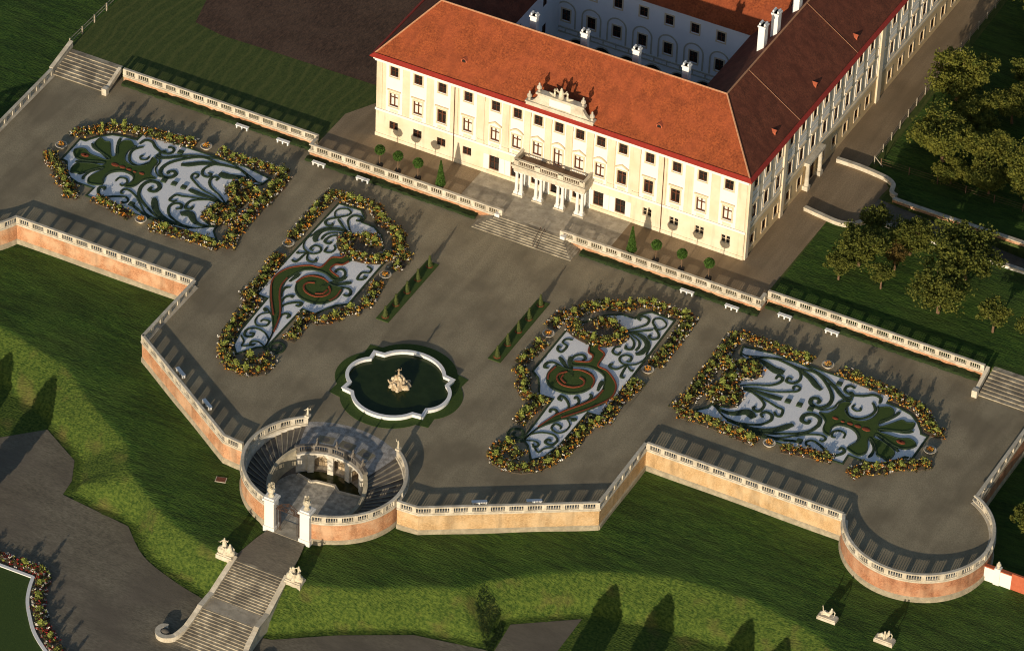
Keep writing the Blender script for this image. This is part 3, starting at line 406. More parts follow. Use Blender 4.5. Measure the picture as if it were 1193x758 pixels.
def retaining(name, label, pts, zbot, brick, ztop=0., bal=True, bay=2.25, plinth=.75, cat='wall', ends=(True,True), thick=.8, basez=None):
    """pts run so that the outer face lies to the RIGHT of the path"""
    c = pts[len(pts)//2]; root = tag(empty(name), label, cat)
    w_ = MB(); w_.sweep(pts, [(-thick,zbot-.6),(.0,zbot-.6),(.0,ztop-.22),(-thick,ztop-.22)]); w_.build('brick_face', brick, root)
    w_ = MB(); w_.sweep(pts, [(-thick+.05,ztop-.22),(.12,ztop-.22),(.16,ztop-.1),(.16,ztop),(.10,ztop+.04),(-thick+.05,ztop+.04)]); w_.build('cornice', M['stone'], root)
    if plinth:
        w_ = MB(); w_.sweep(pts, [(-thick+.1,zbot-.7),(.16,zbot-.7),(.16,zbot+plinth-.15),(.005,zbot+plinth),(-thick+.1,zbot+plinth)]); w_.build('plinth', M['plinth'], root)
    if bal:
        nr = miter(pts); q = [(p[0]-n_[0]*.16, p[1]-n_[1]*.16) for p, n_ in zip(pts, nr)]
        balustrade(q, ztop+.04, root, bay, closed_ends=ends)
    return root
zb = ZL
def zfoot(pts): return ZL
# west half mirrors the east half; the paths keep the outer face on the right hand
retaining('retaining_wall', 'long orange brick retaining wall with balustrade below the far left parterre', [(-60.9,-40.2),(-WR,-40.0)], zb, M['brick'])
retaining('retaining_wall', 'short balustraded wall facing right beside the left inner parterre, seen nearly edge on', [(-WR,-40.0),(-WR,-53.3)], zb, M['brick'], ends=(False,False))
retaining('retaining_wall', 'orange brick retaining wall slanting down to the left side of the round stair grotto', [(-WR,-53.3),(-14.1,-65.4),(-12.0,-65.6),(-11.2,-65.6)], zb, M['brick'])
retaining('retaining_wall', 'yellow brick retaining wall with balustrade right of the round stair grotto', [(11.2,-65.6),(12.0,-65.6),(14.1,-65.4),(WR,-53.3)], zb, M['ybrick'])
retaining('retaining_wall', 'short shaded yellow brick wall running up to the long right wall', [(WR,-53.3),(WR,-40.0)], zb, M['ybrick'], ends=(False,False))
retaining('retaining_wall', 'long yellow brick retaining wall with balustrade below the far right parterre', [(WR,-40.0),(60.9,-40.0)], zb, M['ybrick'])
retaining('bastion_wall', 'round red brick bastion with curved balustrade at the right end of the terrace', bast_pts, zb, M['redbrick'], bay=2.3, ends=(False,False))
lb = [mir(p) for p in reversed(bast_pts)]
retaining('bastion_wall', 'curved brick bastion wall cut by the left picture edge', lb, zb, M['brick'], bay=2.3, ends=(False,False))
retaining('side_wall', 'dark balustraded terrace wall running up the right picture edge', [(74.4,-28.4),(74.9,-3.6)], zb, M['redbrick'], ends=(False,True))
retaining('side_wall', 'balustraded terrace wall along the left meadow up to the broad steps', [(-74.9,-9.0),(-74.4,-28.4)], zb, M['brick'], ends=(True,False))
# upper walls behind the terrace
retaining('upper_wall', 'low brick wall with white balustrade in front of the mown field on the left', [(-65.3,-5.3),(-34.2,-5.3)], -.2, M['brick'], ztop=1.0, plinth=0, thick=.6)
retaining('upper_wall', 'low brick wall with white balustrade in front of the orchard lawn on the right', [(34.2,-5.3),(65.3,-5.3)], -.2, M['brick'], ztop=1.0, plinth=0, thick=.6)
retaining('upper_wall', 'low balustraded wall left of the palace front steps', [(-34.2,-5.9),(-34.2,-7.5),(-4.4,-7.5)], -.2, M['brick'], ztop=1.0, plinth=0, thick=.6)
retaining('upper_wall', 'low balustraded wall right of the palace front steps', [(4.4,-7.5),(34.2,-7.5),(34.2,-5.9)], -.2, M['brick'], ztop=1.0, plinth=0, thick=.6)
# low clipped hedges at their feet
def hedge_strip(label, x0, x1, y0, y1, h):
    me = MB(); n = int((x1-x0)/.45)
    rows = [(y0,0.),(y0+.05,h*.8),(y0+.25,h),((y0+y1)/2,h*1.02),(y1,h*.95)]
    for i in range(n+1):
        x = x0+(x1-x0)*i/n
        for (yy, z) in rows: me.v.append((x, yy+random.uniform(-.10,.10), max(0, z+random.uniform(-.12,.12)*(z > 0))))
    k = len(rows)
    for i in range(n):
        for j in range(k-1): me.f.append((i*k+j, (i+1)*k+j, (i+1)*k+j+1, i*k+j+1)); me.m.append(0)
    return tag(me.build('low_hedge', M['hedge'], None, True), label, 'hedge')
hedge_strip('low dark hedge at the foot of the balustrade by the mown field', -65, -34.4, -6.45, -5.31, .36)
hedge_strip('low dark hedge below the balustrade left of the front steps', -34.3, -7.9, -8.7, -7.51, .32)
hedge_strip('low dark hedge below the balustrade right of the front steps', 7.9, 34.3, -8.7, -7.51, .32)
hedge_strip('low dark hedge at the foot of the balustrade by the orchard', 34.4, 65, -6.45, -5.31, .36)

# ------------------------------------------------------------------ palace level ground
def mown():
    m = mat('mown', (.042,.066,.012), (.082,.105,.022), 3., .95, .05, 6., stretch=(1.3,.4,1)); nt = m.node_tree; N = nt.nodes; L = nt.links
    b = N['Principled BSDF']; src = b.inputs['Base Color'].links[0].from_socket
    g = N.new('ShaderNodeNewGeometry'); wv = N.new('ShaderNodeTexWave'); wv.wave_type = 'BANDS'; wv.bands_direction = 'X'
    wv.inputs['Scale'].default_value = .17; wv.inputs['Distortion'].default_value = 14.; wv.inputs['Detail'].default_value = 3.; wv.inputs['Detail Scale'].default_value = .22; wv.inputs['Detail Roughness'].default_value = .6
    L.new(g.outputs['Position'], wv.inputs['Vector']); r = N.new('ShaderNodeValToRGB'); r.color_ramp.elements[0].position = .72; r.color_ramp.elements[1].position = 1.
    r.color_ramp.elements[0].color = (0,0,0,1); r.color_ramp.elements[1].color = (.30,.30,.30,1); L.new(wv.outputs['Fac'], r.inputs['Fac'])
    mx = N.new('ShaderNodeMix'); mx.data_type = 'RGBA'; L.new(r.outputs['Color'], mx.inputs['Factor']); L.new(src, mx.inputs['A']); mx.inputs['B'].default_value = (.15,.15,.04,1)
    L.new(mx.outputs['Result'], b.inputs['Base Color']); return m
M['mown'] = mown()
mb = MB()
mb.prism([(-75.2,-4.2),(-65.6,-4.2),(-65.6,-5.),(-34.,-5.),(-34.,-7.2),(-4.6,-7.2),(-4.6,-7.3),(4.6,-7.3),(4.6,-7.2),(34.,-7.2),(34.,-5.),(65.6,-5.),(65.6,-4.2),(75.2,-4.2),(75.2,16.6),(38.4,16.6),(38.4,21.4),(140,21.4),(140,420),(-75.2,420)], -4, ZU-.008, sides=True)
struct('field_lawn', mb, M['mown'])
def sheet(name, poly, z, m): mb = MB(); mb.prism(poly, z-1, z, sides=False); return struct(name, mb, m)
sheet('ploughed_field', [(-62.9,10.4),(-58,9.5),(-52,9.7),(-33.2,10.0),(-32.6,420),(-66,420),(-64.6,17)], ZU+.004, M['soil'])
sheet('palace_gravel', [(-33.9,-7.1),(33.8,-7.1),(34.3,14.2),(34.2,26),(35.2,420),(27,420),(27,2),(-27.5,2),(-27.5,420),(-30.2,420),(-30.5,8),(-33.9,2)], ZU+.004, M['road'])
sheet('orchard_lawn', [(34.35,-5.),(65.6,-5.),(65.6,-4.1),(75.1,-4.1),(75.1,16.),(44,16.),(41.7,16.3),(39.4,15.6),(37.8,13.6),(34.35,13.4)], ZU+.004, M['grass'])
sheet('garden_lawn', [(35.2,27.),(38.3,26.3),(40,24.6),(40.6,23.),(139,23.8),(139,419),(36.5,419)], ZU+.004, M['grass'])
sheet('forecourt_gravel', [(29,13.9),(33,13.6),(36.1,13.6),(37.8,14.2),(38.38,16.2),(38.38,22.4),(38.6,24.3),(37.6,25.4),(35.8,25.8),(33,26.1),(29.5,26.0)], ZU+.008, M['road'])
# sunken drive falling away to the right
mb = MB(); mb.add([(38.38,16.6,ZU),(38.38,21.4,ZU),(62,21.4,-.9),(62,16.6,-.9),(140,21.4,-3.2),(140,16.6,-3.2)], [(0,3,2,1),(3,5,4,2)]); struct('sunken_drive', mb, M['path'])

# ------------------------------------------------------------------ palace
PAL = tag(empty('palace', (0,0,ZU)), 'three storey cream palace with orange tiled roof, long window rows and columned balcony', 'palace')
PZ = ZU
def pchild(mb, name, mats, parent=PAL, smooth=False):
    o = mb.build(name, mats, parent, smooth); o.matrix_parent_inverse = Matrix.Identity(4)
    if parent is PAL: o.location = (0,0,-PZ)
    return o
class Frame:
    def __init__(s, o, u, n): s.o = o; s.u = u; s.n = n
    def p(s, u, d, z): return (s.o[0]+s.u[0]*u+s.n[0]*d, s.o[1]+s.u[1]*u+s.n[1]*d, z)
    def rot(s): return math.atan2(s.u[1], s.u[0])
def grid_wall(mb, F, u0, u1, z0, z1, holes, d=0., depth=.22, mi=0, edge=0.):
    """sheet of wall with real openings (u0,u1,z0,z1) and their reveals"""
    hs = [h for h in holes if h[0] >= u0 and h[1] <= u1 and h[2] >= z0 and h[3] <= z1]
    us = sorted({u0, u1, *[h[0] for h in hs], *[h[1] for h in hs]}); zs = sorted({z0, z1, *[h[2] for h in hs], *[h[3] for h in hs]})
    for i in range(len(us)-1):
        for j in range(len(zs)-1):
            a, b, c, e = us[i], us[i+1], zs[j], zs[j+1]; mu, mz = (a+b)/2, (c+e)/2
            if any(h[0] < mu < h[1] and h[2] < mz < h[3] for h in hs): continue
            mb.quad(F.p(a,d,c), F.p(b,d,c), F.p(b,d,e), F.p(a,d,e), mi)
    for h in hs:
        a, b, c, e = h[:4]; q = [(a,c),(b,c),(b,e),(a,e)]
        for k in range(4):
            A, B = q[k], q[(k+1) % 4]; mb.quad(F.p(A[0],d,A[1]), F.p(A[0],d-depth,A[1]), F.p(B[0],d-depth,B[1]), F.p(B[0],d,B[1]), mi)
    if edge:
        q = [(u0,z0),(u1,z0),(u1,z1),(u0,z1)]
        for k in range(4):
            A, B = q[k], q[(k+1) % 4]; mb.quad(F.p(A[0],d,A[1]), F.p(B[0],d,B[1]), F.p(B[0],d-edge,B[1]), F.p(A[0],d-edge,A[1]), mi)
def fbox(mb, F, u0, u1, d0, d1, z0, z1, mi=0):
    v = [F.p(u,d,z) for z in (z0,z1) for u,d in ((u0,d1),(u1,d1),(u1,d0),(u0,d0))]
    mb.add(v, [(0,3,2,1),(4,5,6,7),(0,1,5,4),(1,2,6,5),(2,3,7,6),(3,0,4,7)], mi)
IDF = Frame((0,0),(1,0),(0,-1))
_wm = {}
def window_mesh(kind, w, h):
    """pane, sashes and bars in local coordinates (x along the wall, -y outwards)"""
    k = (kind, round(w,2), round(h,2))
    if k in _wm: return _wm[k]
    f = MB(); F = IDF; s = {'cross':.12,'double':.05}.get(kind,.08)
    dd = -.16
    fbox(f,F,-w/2,-w/2+s,dd,dd+.07,0,h); fbox(f,F,w/2-s,w/2,dd,dd+.07,0,h); fbox(f,F,-w/2+s,w/2-s,dd,dd+.07,0,s); fbox(f,F,-w/2+s,w/2-s,dd,dd+.07,h-s,h)
    if kind == 'cross':
        fbox(f,F,-.085,.085,dd,dd+.085,s,h-s); fbox(f,F,-w/2+s,-.085,dd,dd+.08,h*.64,h*.64+.13); fbox(f,F,.085,w/2-s,dd,dd+.08,h*.64,h*.64+.13)
    elif kind == 'double':
        fbox(f,F,-.10,.10,dd-.005,dd+.09,s,h-s); fbox(f,F,-w/2+s,-.10,dd,dd+.06,h*.5,h*.5+.045); fbox(f,F,.10,w/2-s,dd,dd+.06,h*.5,h*.5+.045)
    else:
        fbox(f,F,-.035,.035,dd,dd+.06,s,h-s); fbox(f,F,-w/2+s,-.035,dd,dd+.05,h*.5,h*.5+.05); fbox(f,F,.035,w/2-s,dd,dd+.05,h*.5,h*.5+.05)
    p = MB(); p.quad((-w/2,.2,0),(w/2,.2,0),(w/2,.2,h),(-w/2,.2,h))
    fm = bpy.data.meshes.new('window'); fm.from_pydata(f.v,[],f.f); pm = {}
    _wm[k] = (fm, p); return _wm[k]
_pm = {}
def surround_mesh(kind, w, h, d):
    """moulded frame, sill and hood round one window, local coordinates"""
    k = (kind, round(w,2), round(h,2), d)
    if k in _pm: return _pm[k]
    m = MB(); F = IDF; t = .2; a = w/2
    fbox(m,F,-a-t,-a,d,d+.06,-.1,h+t); fbox(m,F,a,a+t,d,d+.06,-.1,h+t); fbox(m,F,-a,a,d,d+.06,h,h+t); fbox(m,F,-a-t,a+t,d,d+.12,-.22,-.1)
    if kind == 'flat': fbox(m,F,-a-.36,a+.36,d,d+.22,h+.45,h+.65)
    if kind in ('curved','gable'):
        for q in range(10):
            t0 = -1+q/5; t1 = t0+.2; f = (lambda v: .55*math.cos(v*math.pi/2)) if kind == 'curved' else (lambda v: .55*(1-abs(v)))
            v = [F.p(x*1.0,dd,h+.42+zz+f(x)) for dd in (d,d+.24) for x,zz in ((t0,0),(t1,0),(t1,.2),(t0,.2))]
            m.add(v, [(4,5,6,7),(3,7,6,2),(0,1,5,4),(0,4,7,3),(1,2,6,5)])
    me = bpy.data.meshes.new('surround'); me.from_pydata(m.v,[],m.f); me.materials.append(M['frame']); _pm[k] = me; return me
def put_window(F, u, z, w, h, kind, name='window', pane='dark', framemat='brown', d=0., hood=None, sd=.07):
    fm, p = window_mesh(kind, w, h); key = (fm.name, framemat)
    if key not in _pm:
        m2 = fm.copy(); m2.materials.append(M[framemat]); _pm[key] = m2
    o = link(name, _pm[key], PAL); q = F.p(u, d, z-PZ); o.location = q; o.rotation_euler = (0,0,F.rot())
    key2 = (fm.name, pane)
    if key2 not in _pm:
        pmh = bpy.data.meshes.new('pane'); pmh.from_pydata(p.v,[],p.f); pmh.materials.append(M['glass' if pane == 'dark' else 'blind']); _pm[key2] = pmh
    link('pane', _pm[key2], o)
    if hood: link('surround', surround_mesh(hood, w, h, sd), o)
    return o
EZ = 14.7
FF = Frame((0,0),(1,0),(0,-1))
bays = [-25.2,-21.5,-17.8,-13.8,-9.6,-6.3,-3.15,0,3.15,6.3,9.6,13.6,17.6,21.4,25.3]
blind_mid = {0,1,3,4,5,6,8,9,13,14,7}
holes = []; spec = []
for i, u in enumerate(bays):
    holes.append((u-.62,u+.62,12.05,13.65)); spec.append((u,12.05,1.24,1.6,'plain','attic_window','dark'))
    hz = 6.35 if i == 7 else 7.0
    holes.append((u-.66,u+.66,hz,9.15)); spec.append((u,hz,1.32,9.15-hz,'cross','window','blind' if i in blind_mid else 'dark'))
    if 4 <= i <= 10:
        if i == 7: holes.append((u-.95,u+.95,ZU+.05,4.5)); spec.append((u,ZU+.05,1.9,4.5-ZU-.05,'plain','door','dark'))
        else: holes.append((u-.75,u+.75,2.05,4.35)); spec.append((u,2.05,1.5,2.3,'plain','ground_window','dark'))
    else: holes.append((u-.66,u+.66,3.05,4.35)); spec.append((u,3.05,1.32,1.3,'double','ground_window','dark'))
mb = MB(); grid_wall(mb, FF, -28, 28, .2, 5.55, holes, .06); pchild(mb, 'base_storey', M['basewall'])
mb = MB(); grid_wall(mb, FF, -28, 28, 5.55, EZ, holes, 0.); pchild(mb, 'garden_front', M['cream'])
for i_, s_ in enumerate(spec):
    i = i_//3; hd = None
    if s_[5] == 'attic_window': hd = 'plain'
    if s_[5] == 'window': hd = ('curved' if i % 2 else 'gable') if 4 <= i <= 10 else 'flat'
    put_window(FF, s_[0], s_[1], s_[2], s_[3], s_[4], s_[5], s_[6], 'frame' if s_[4] == 'double' and i > 9 else 'brown', 0., hd)
for i, u in enumerate(bays):       # pale raised panels round each pair of windows
    mb = MB(); wv = 1.28 if not 4 <= i <= 10 else 1.02
    grid_wall(mb, FF, u-wv, u+wv, 5.95, 14.1, holes, .07, .29, 0, .07)
    pchild(mb, 'raised_panel', M['white'])
    if i != 7: mb = MB(); fbox(mb, FF, u-.62, u+.62, .072, .12, 6.05, 6.45); pchild(mb, 'apron', M['basewall'])
for u in (-11.75,-8.0,-4.75,-1.6,1.6,4.75,8.0,11.75,-27.5,27.5,-15.8,15.7):
    mb = MB(); fbox(mb,FF,u-.42,u+.42,0.,.11,5.95,13.9)
    if abs(u) < 12: fbox(mb,FF,u-.5,u+.5,.0,.2,13.0,13.9); fbox(mb,FF,u-.52,u+.52,0.,.2,5.9,6.5)
    pchild(mb, 'pilaster', M['cream'])
mb = MB(); fbox(mb,FF,-28.1,28.1,0.,.16,5.55,5.9); pchild(mb, 'string_course', M['white'])
mb = MB(); fbox(mb,FF,-28.15,28.15,0.,.30,13.92,14.3); fbox(mb,FF,-28.3,28.3,0.,.52,14.3,14.68); pchild(mb, 'cornice', M['white'])
for i in (4,5,6,8,9,10):
    u = bays[i]
    for sg in (-1,1): mb = MB(); fbox(mb,FF,u+sg*1.2-.42,u+sg*1.2+.42,.06,.13,1.95,4.4); pchild(mb, 'shutter', M['white'])
mb = MB(); fbox(mb,FF,-28.05,28.05,.06,.16,ZU-.3,1.75); pchild(mb, 'plinth', M['basewall'])
for u in (-15.85,15.75): mb = MB(); mb.tube([FF.p(u,.22,1.3),FF.p(u,.22,14.4)], .055, 6); pchild(mb, 'downpipe', M['brown'])
# east wing (turned about one degree)
wu = Vector((.0195,1.)).normalized(); WF = Frame((28.0,0.),(wu.x,wu.y),(wu.y,-wu.x))
WL = 118.
wb = [2.3+3.62*i for i in range(24)]
wh = []; ws = []
for i, u in enumerate(wb):
    wh.append((u-.6,u+.6,12.05,13.65)); ws.append((u,12.05,1.2,1.6,'plain','attic_window'))
    wh.append((u-.62,u+.62,7.0,9.15)); ws.append((u,7.0,1.24,2.15,'cross','window'))
    if i == 5: wh.append((u-1.25,u+1.25,ZU+.02,4.6)); ws.append((u,ZU+.02,2.5,4.58-ZU,'plain','door'))
    else: wh.append((u-.62,u+.62,2.5,4.2)); ws.append((u,2.5,1.24,1.7,'plain','ground_window'))
mb = MB(); grid_wall(mb, WF, 0, WL, .2, 5.55, wh, .06); pchild(mb, 'wing_base_storey', M['wingbase'])
mb = MB(); grid_wall(mb, WF, 0, WL, 5.55, EZ, wh, 0.); pchild(mb, 'wing_front', M['cream'])
for s_ in ws: put_window(WF, s_[0], s_[1], s_[2], s_[3], s_[4], s_[5], 'blind' if s_[5] == 'window' and random.random() < .4 else 'dark', 'brown', 0., {'attic_window':'plain','window':'flat','ground_window':'plain','door':None}[s_[5]])
for i, u in enumerate(wb):
    for z0, z1 in ((6.3,10.6),(10.9,14.0)): mb = MB(); grid_wall(mb, WF, u-1.2, u+1.2, z0, z1, wh, .07, .29, 0, .07); pchild(mb, 'wing_panel', M['white'])
mb = MB(); grid_wall(mb, WF, 0, 11.4, 5.6, 13.9, wh, .03, .25, 0, .03); pchild(mb, 'corner_wall', M['cream'])
for u0,u1 in ((10.7,11.6),(41.2,42.4),(74,75.2),(.05,.9)): mb = MB(); fbox(mb,WF,u0,u1,0.,.30,1.2,13.9); pchild(mb, 'wing_pilaster', M['cream'])
mb = MB(); fbox(mb,WF,0,WL,0.,.16,5.55,5.9); pchild(mb, 'wing_string_course', M['cream'])
mb = MB(); fbox(mb,WF,-.02,WL,0.,.30,13.92,14.3); fbox(mb,WF,-.05,WL,0.,.52,14.3,14.68); pchild(mb, 'wing_cornice', M['cream'])
mb = MB()                          # side portal with flanking columns and entablature
up = wb[5]
for sg in (-1,1):
    fbox(mb,WF,up+sg*2.0-.45,up+sg*2.0+.45,.06,.9,ZU,1.9); mb.lathe(WF.p(up+sg*2.0,.5,1.9), [(.34,0),(.36,.2),(.32,.4),(.27,3.2),(.36,3.4)], 10)
    fbox(mb,WF,up+sg*2.0-.42,up+sg*2.0+.42,.06,.85,5.3,5.6)
fbox(mb,WF,up-2.6,up+2.6,.2,.95,5.6,6.0)
pchild(mb, 'side_portal', M['stone'])
# courtyard faces
RF = Frame((0,30.),(1,0),(0,-1)); rb = [-14.1+3.97*i for i in range(8)]
rh = []; rs = []
for u in rb:
    if u < 13.2:
        rh.append((u-.6,u+.6,11.85,13.4)); rs.append((u,11.85,1.2,1.55,'attic_window'))
    rh.append((u-.62,u+.62,6.85,8.75)); rs.append((u,6.85,1.24,1.9,'window'))
mb = MB(); grid_wall(mb, RF, -15.2, 14.6, 4.6, EZ, rh, 0.)
grid_wall(mb, RF, -15.2, 14.6, .2, 4.6, [(u+1.985-1.25,u+1.985+1.25,.25,3.0) for u in rb[:-1]], 0., .6)
for u in rb[:-1]:                  # round heads of the arcade
    c = u+1.985; n = 12
    for k in range(n):
        a0, a1 = math.pi*k/n, math.pi*(k+1)/n
    # the head sits above the square opening as a deep dark arch
pchild(mb, 'courtyard_front', M['court'])
for u in rb[:-1]:
    mb = MB(); c = u+1.985; v = [RF.p(c-1.25,.02,3.0)]+[RF.p(c-1.25*math.cos(math.pi*k/12),.02,3.0+1.25*math.sin(math.pi*k/12)) for k in range(1,12)]+[RF.p(c+1.25,.02,3.0)]
    mb.add(v, [tuple(range(len(v)))]); mb.quad(RF.p(c-1.25,-.55,.2),RF.p(c+1.25,-.55,.2),RF.p(c+1.25,-.55,3.05),RF.p(c-1.25,-.55,3.05)); pchild(mb, 'arcade_arch', M['glass'])
for u,z,w_,h_,nm in rs: put_window(RF, u, z, w_, h_, 'plain', nm, 'dark', 'brown', 0., 'plain', .0)
mb = MB()
def arch_ring(F, c, z0, zs, hw, t, d=.07):
    pts = [(c-hw,z0),(c-hw,zs)]+[(c-hw*math.cos(math.pi*k/12), zs+hw*math.sin(math.pi*k/12)) for k in range(1,12)]+[(c+hw,zs),(c+hw,z0)]
    for a, b in zip(pts[:-1], pts[1:]):
        fu = lambda p: (c+(p[0]-c)*(hw-t)/hw, p[1] if p[1] <= zs else zs+(p[1]-zs)*(hw-t)/hw)
        A, B = fu(a), fu(b)
        mb.quad(F.p(A[0],d,A[1]),F.p(a[0],d,a[1]),F.p(b[0],d,b[1]),F.p(B[0],d,B[1]))
        mb.quad(F.p(a[0],d,a[1]),F.p(a[0],0,a[1]),F.p(b[0],0,b[1]),F.p(b[0],d,b[1]))
for u in rb: arch_ring(RF, u, 5.9, 8.6, 1.55, .22)
for u in rb[:-1]: arch_ring(RF, u+1.985, .3, 3.0, 1.45, .2)
fbox(mb,RF,-15.2,14.6,0.,.12,4.75,4.95); fbox(mb,RF,-15.2,14.6,0.,.14,5.55,5.75)
for u in rb:
    fbox(mb,RF,u-.06,u+.06,0,.08,4.95,5.55); fbox(mb,RF,u+1.9,u+2.06,0,.08,4.95,5.55)
pchild(mb, 'courtyard_mouldings', M['moulding'])
mb = MB()   # courtyard side walls and the back of the garden range
LFc = Frame((-15.2,15.),(0,1),(1,0)); lh = []
for k, u in enumerate((2.5,6.4,10.3)): lh += [(u-.6,u+.6,11.85,13.4),(u-.6,u+.6,6.85,8.75)]
grid_wall(mb, LFc, 0, 15, .2, EZ, lh); mb.quad((14.6,30,.2),(14.2,15,.2),(14.2,15,EZ),(14.6,30,EZ)); mb.quad((14.2,15,.2),(-15.2,15,.2),(-15.2,15,EZ),(14.2,15,EZ))
pchild(mb, 'courtyard_side_walls', M['court'])
for h in lh: put_window(LFc, (h[0]+h[1])/2, h[2], 1.2, h[3]-h[2], 'plain', 'attic_window' if h[2] > 10 else 'window', 'dark', 'brown')
mb = MB(); grid_wall(mb, Frame((-28,0),(0,1),(-1,0)), 0, WL, .2, EZ, []); pchild(mb, 'west_wall', M['cream'])
mb = MB()   # courtyard paving
mb.quad((-15.2,15,ZU+.02),(14.6,15,ZU+.02),(14.6,30,ZU+.02),(-15.2,30,ZU+.02)); pchild(mb, 'courtyard_paving', M['paving'])
# roofs
RZ = 21.2; OV = .58
def wx(y): return 28.+.0195*y
A = (-28-OV,-OV,EZ); B = (28+OV,-OV,EZ); C = (20.7,7.6,RZ); Dd = (-22.2,7.5,RZ)
ye = WL; E_ = (20.7+1.9,ye,RZ); Fe = (wx(ye)+OV,ye,EZ); G = (14.0,15.2,EZ); H = (14.0+1.5,ye,EZ)
Lr = (-22.2,ye,RZ); Lo = (-28-OV,ye,EZ); Li = (-15.0,15.2,EZ); Lie = (-15.0,ye,EZ)
mb = MB(); mb.quad(A,B,C,Dd); mb.quad(Dd,C,G,Li); pchild(mb, 'garden_roof', M['tile'])
mb = MB(); mb.quad(B,Fe,E_,C); mb.quad(C,E_,H,G); pchild(mb, 'wing_roof', M['shadetile'])
mb = MB(); mb.quad(Lo,A,Dd,Lr); mb.quad(Lr,Dd,Li,Lie); pchild(mb, 'west_wing_roof', M['shadetile'])
mb = MB(); mb.quad((-19.,29.6,EZ),(18.,29.6,EZ),(18.,37.6,RZ+.05),(-19.,37.6,RZ+.05)); mb.quad((-19.,37.6,RZ+.05),(18.,37.6,RZ+.05),(18.,45.6,EZ),(-19.,45.6,EZ)); pchild(mb, 'courtyard_roof', M['tile'])
mb = MB(); mb.tube([C,Dd], .13, 6); mb.tube([C,B], .12, 6); mb.tube([Dd,A], .12, 6); mb.tube([C,E_], .13, 6)
for yy in (14.,32.,50.,68.,86.):
    t = (yy-7.6)/(ye-7.6); mb.tube([(C[0]+(E_[0]-C[0])*t, yy, RZ+.02),(wx(yy+1)+OV, yy+1, EZ+.02)], .035, 5)
pchild(mb, 'ridge_tiles', M['ridge'])
mb = MB()
gs = [(-28-OV,60),(-28-OV,-OV),(28+OV,-OV),(wx(ye)+OV,ye)]
mb.sweep(gs, [(-.05,EZ-.06),(.14,EZ-.06),(.2,EZ+.08),(.12,EZ+.14),(-.30,EZ+.45),(-.34,EZ+.40)]); pchild(mb, 'gutter', M['gutter'])
def chimney(x, y, z0, z1, w_, l_):
    m_ = MB(); m_.box(x-w_/2,y-l_/2,z0,x+w_/2,y+l_/2,z1); m_.box(x-w_/2-.1,y-l_/2-.1,z1-.25,x+w_/2+.1,y+l_/2+.1,z1); c_ = pchild(m_, 'chimney', M['paint'])
    for sg in (-1,1): p_ = MB(); p_.obox((x+sg*w_*.36,y,z1), .22, l_*.8, .35); p_.build('chimney_cap', M['paint'], c_)
for x in (-9.4,-1.7,6.1,13.5): chimney(x, 10.2, 18., 21.7, .95, .8)
for x, y in ((19.6,21.),(19.9,24.6),(20.2,31.)): chimney(x, y, 18.6, 23.8, .95, 1.1)
chimney(-20.6, 24., 18.5, 23.2, .95, 1.1)
def dormer(x, y, z, yaw):
    m_ = MB(); c_, s_ = math.cos(yaw), math.sin(yaw)
    T = lambda u,v,w_: (x+u*c_-v*s_, y+u*s_+v*c_, z+w_)
    v = [T(-.42,0,0),T(.42,0,0),T(.42,0,.42),T(0,0,.72),T(-.42,0,.42),T(-.42,1.2,.42),T(.42,1.2,.42),T(0,1.2,.74),T(-.42,.6,0),T(.42,.6,0)]
    m_.add(v, [(0,1,2,3,4),(4,3,7,5),(3,2,6,7),(0,4,5,8),(1,9,6,2)]); d_ = pchild(m_, 'dormer', M['terracotta'])
    k_ = MB(); k_.add([T(-.28,-.012,.08),T(.28,-.012,.08),T(.28,-.012,.42),T(0,-.012,.6),T(-.28,-.012,.42)], [(0,1,2,3,4)]); k_.build('dormer_opening', M['glass'], d_)
sl_ = (RZ-EZ)/8.1
for x in (-15.7,13.7,-1.5): dormer(x, 1.9, EZ+(1.9+OV)*sl_-.1, 0) if x != -1.5 else None
for y in (9.6,22.1,35.0,48.,61.): 
    xx = wx(y)-.75; dormer(xx, y, EZ+(.75+OV)*sl_-.1, math.pi/2)
# attic gable with coat of arms
mb = MB(); mb.box(-5.05,-.35,14.72,5.05,.45,15.55); mb.box(-5.15,-.45,15.55,5.15,.5,15.75); mb.box(-3.35,-.25,15.75,3.35,.45,17.3); mb.box(-3.6,-.4,17.3,3.6,.55,17.6)
for sg in (-1,1):
    for k in range(7):
        t0, t1 = k/7, (k+1)/7; f = lambda t: 15.75+1.3*(1-t)**2
        a, b = 3.35+1.3*t0, 3.35+1.3*t1
        v = [(sg*a,-.2,15.75),(sg*b,-.2,15.75),(sg*b,-.2,f(t1)),(sg*a,-.2,f(t0)),(sg*a,.35,15.75),(sg*b,.35,15.75),(sg*b,.35,f(t1)),(sg*a,.35,f(t0))]
        mb.add(v, [(0,1,2,3),(3,2,6,7),(4,7,6,5)])
gable = pchild(mb, 'attic_gable', M['stone'])
mb = MB(); mb.box(-1.6,-.27,15.95,1.6,-.24,17.1); mb.build('inscription_panel', M['white'], gable)
for sg in (-1,1):
    for x, z in ((4.7,15.75),(3.3,17.6)): mb = MB(); mb.lathe((sg*x,.05,z), [(.22,0),(.14,.2),(.34,.5),(.36,.75),(.2,.95),(.1,1.05),(.16,1.15),(.05,1.4)], 8); mb.build('gable_urn', M['stone'], gable)
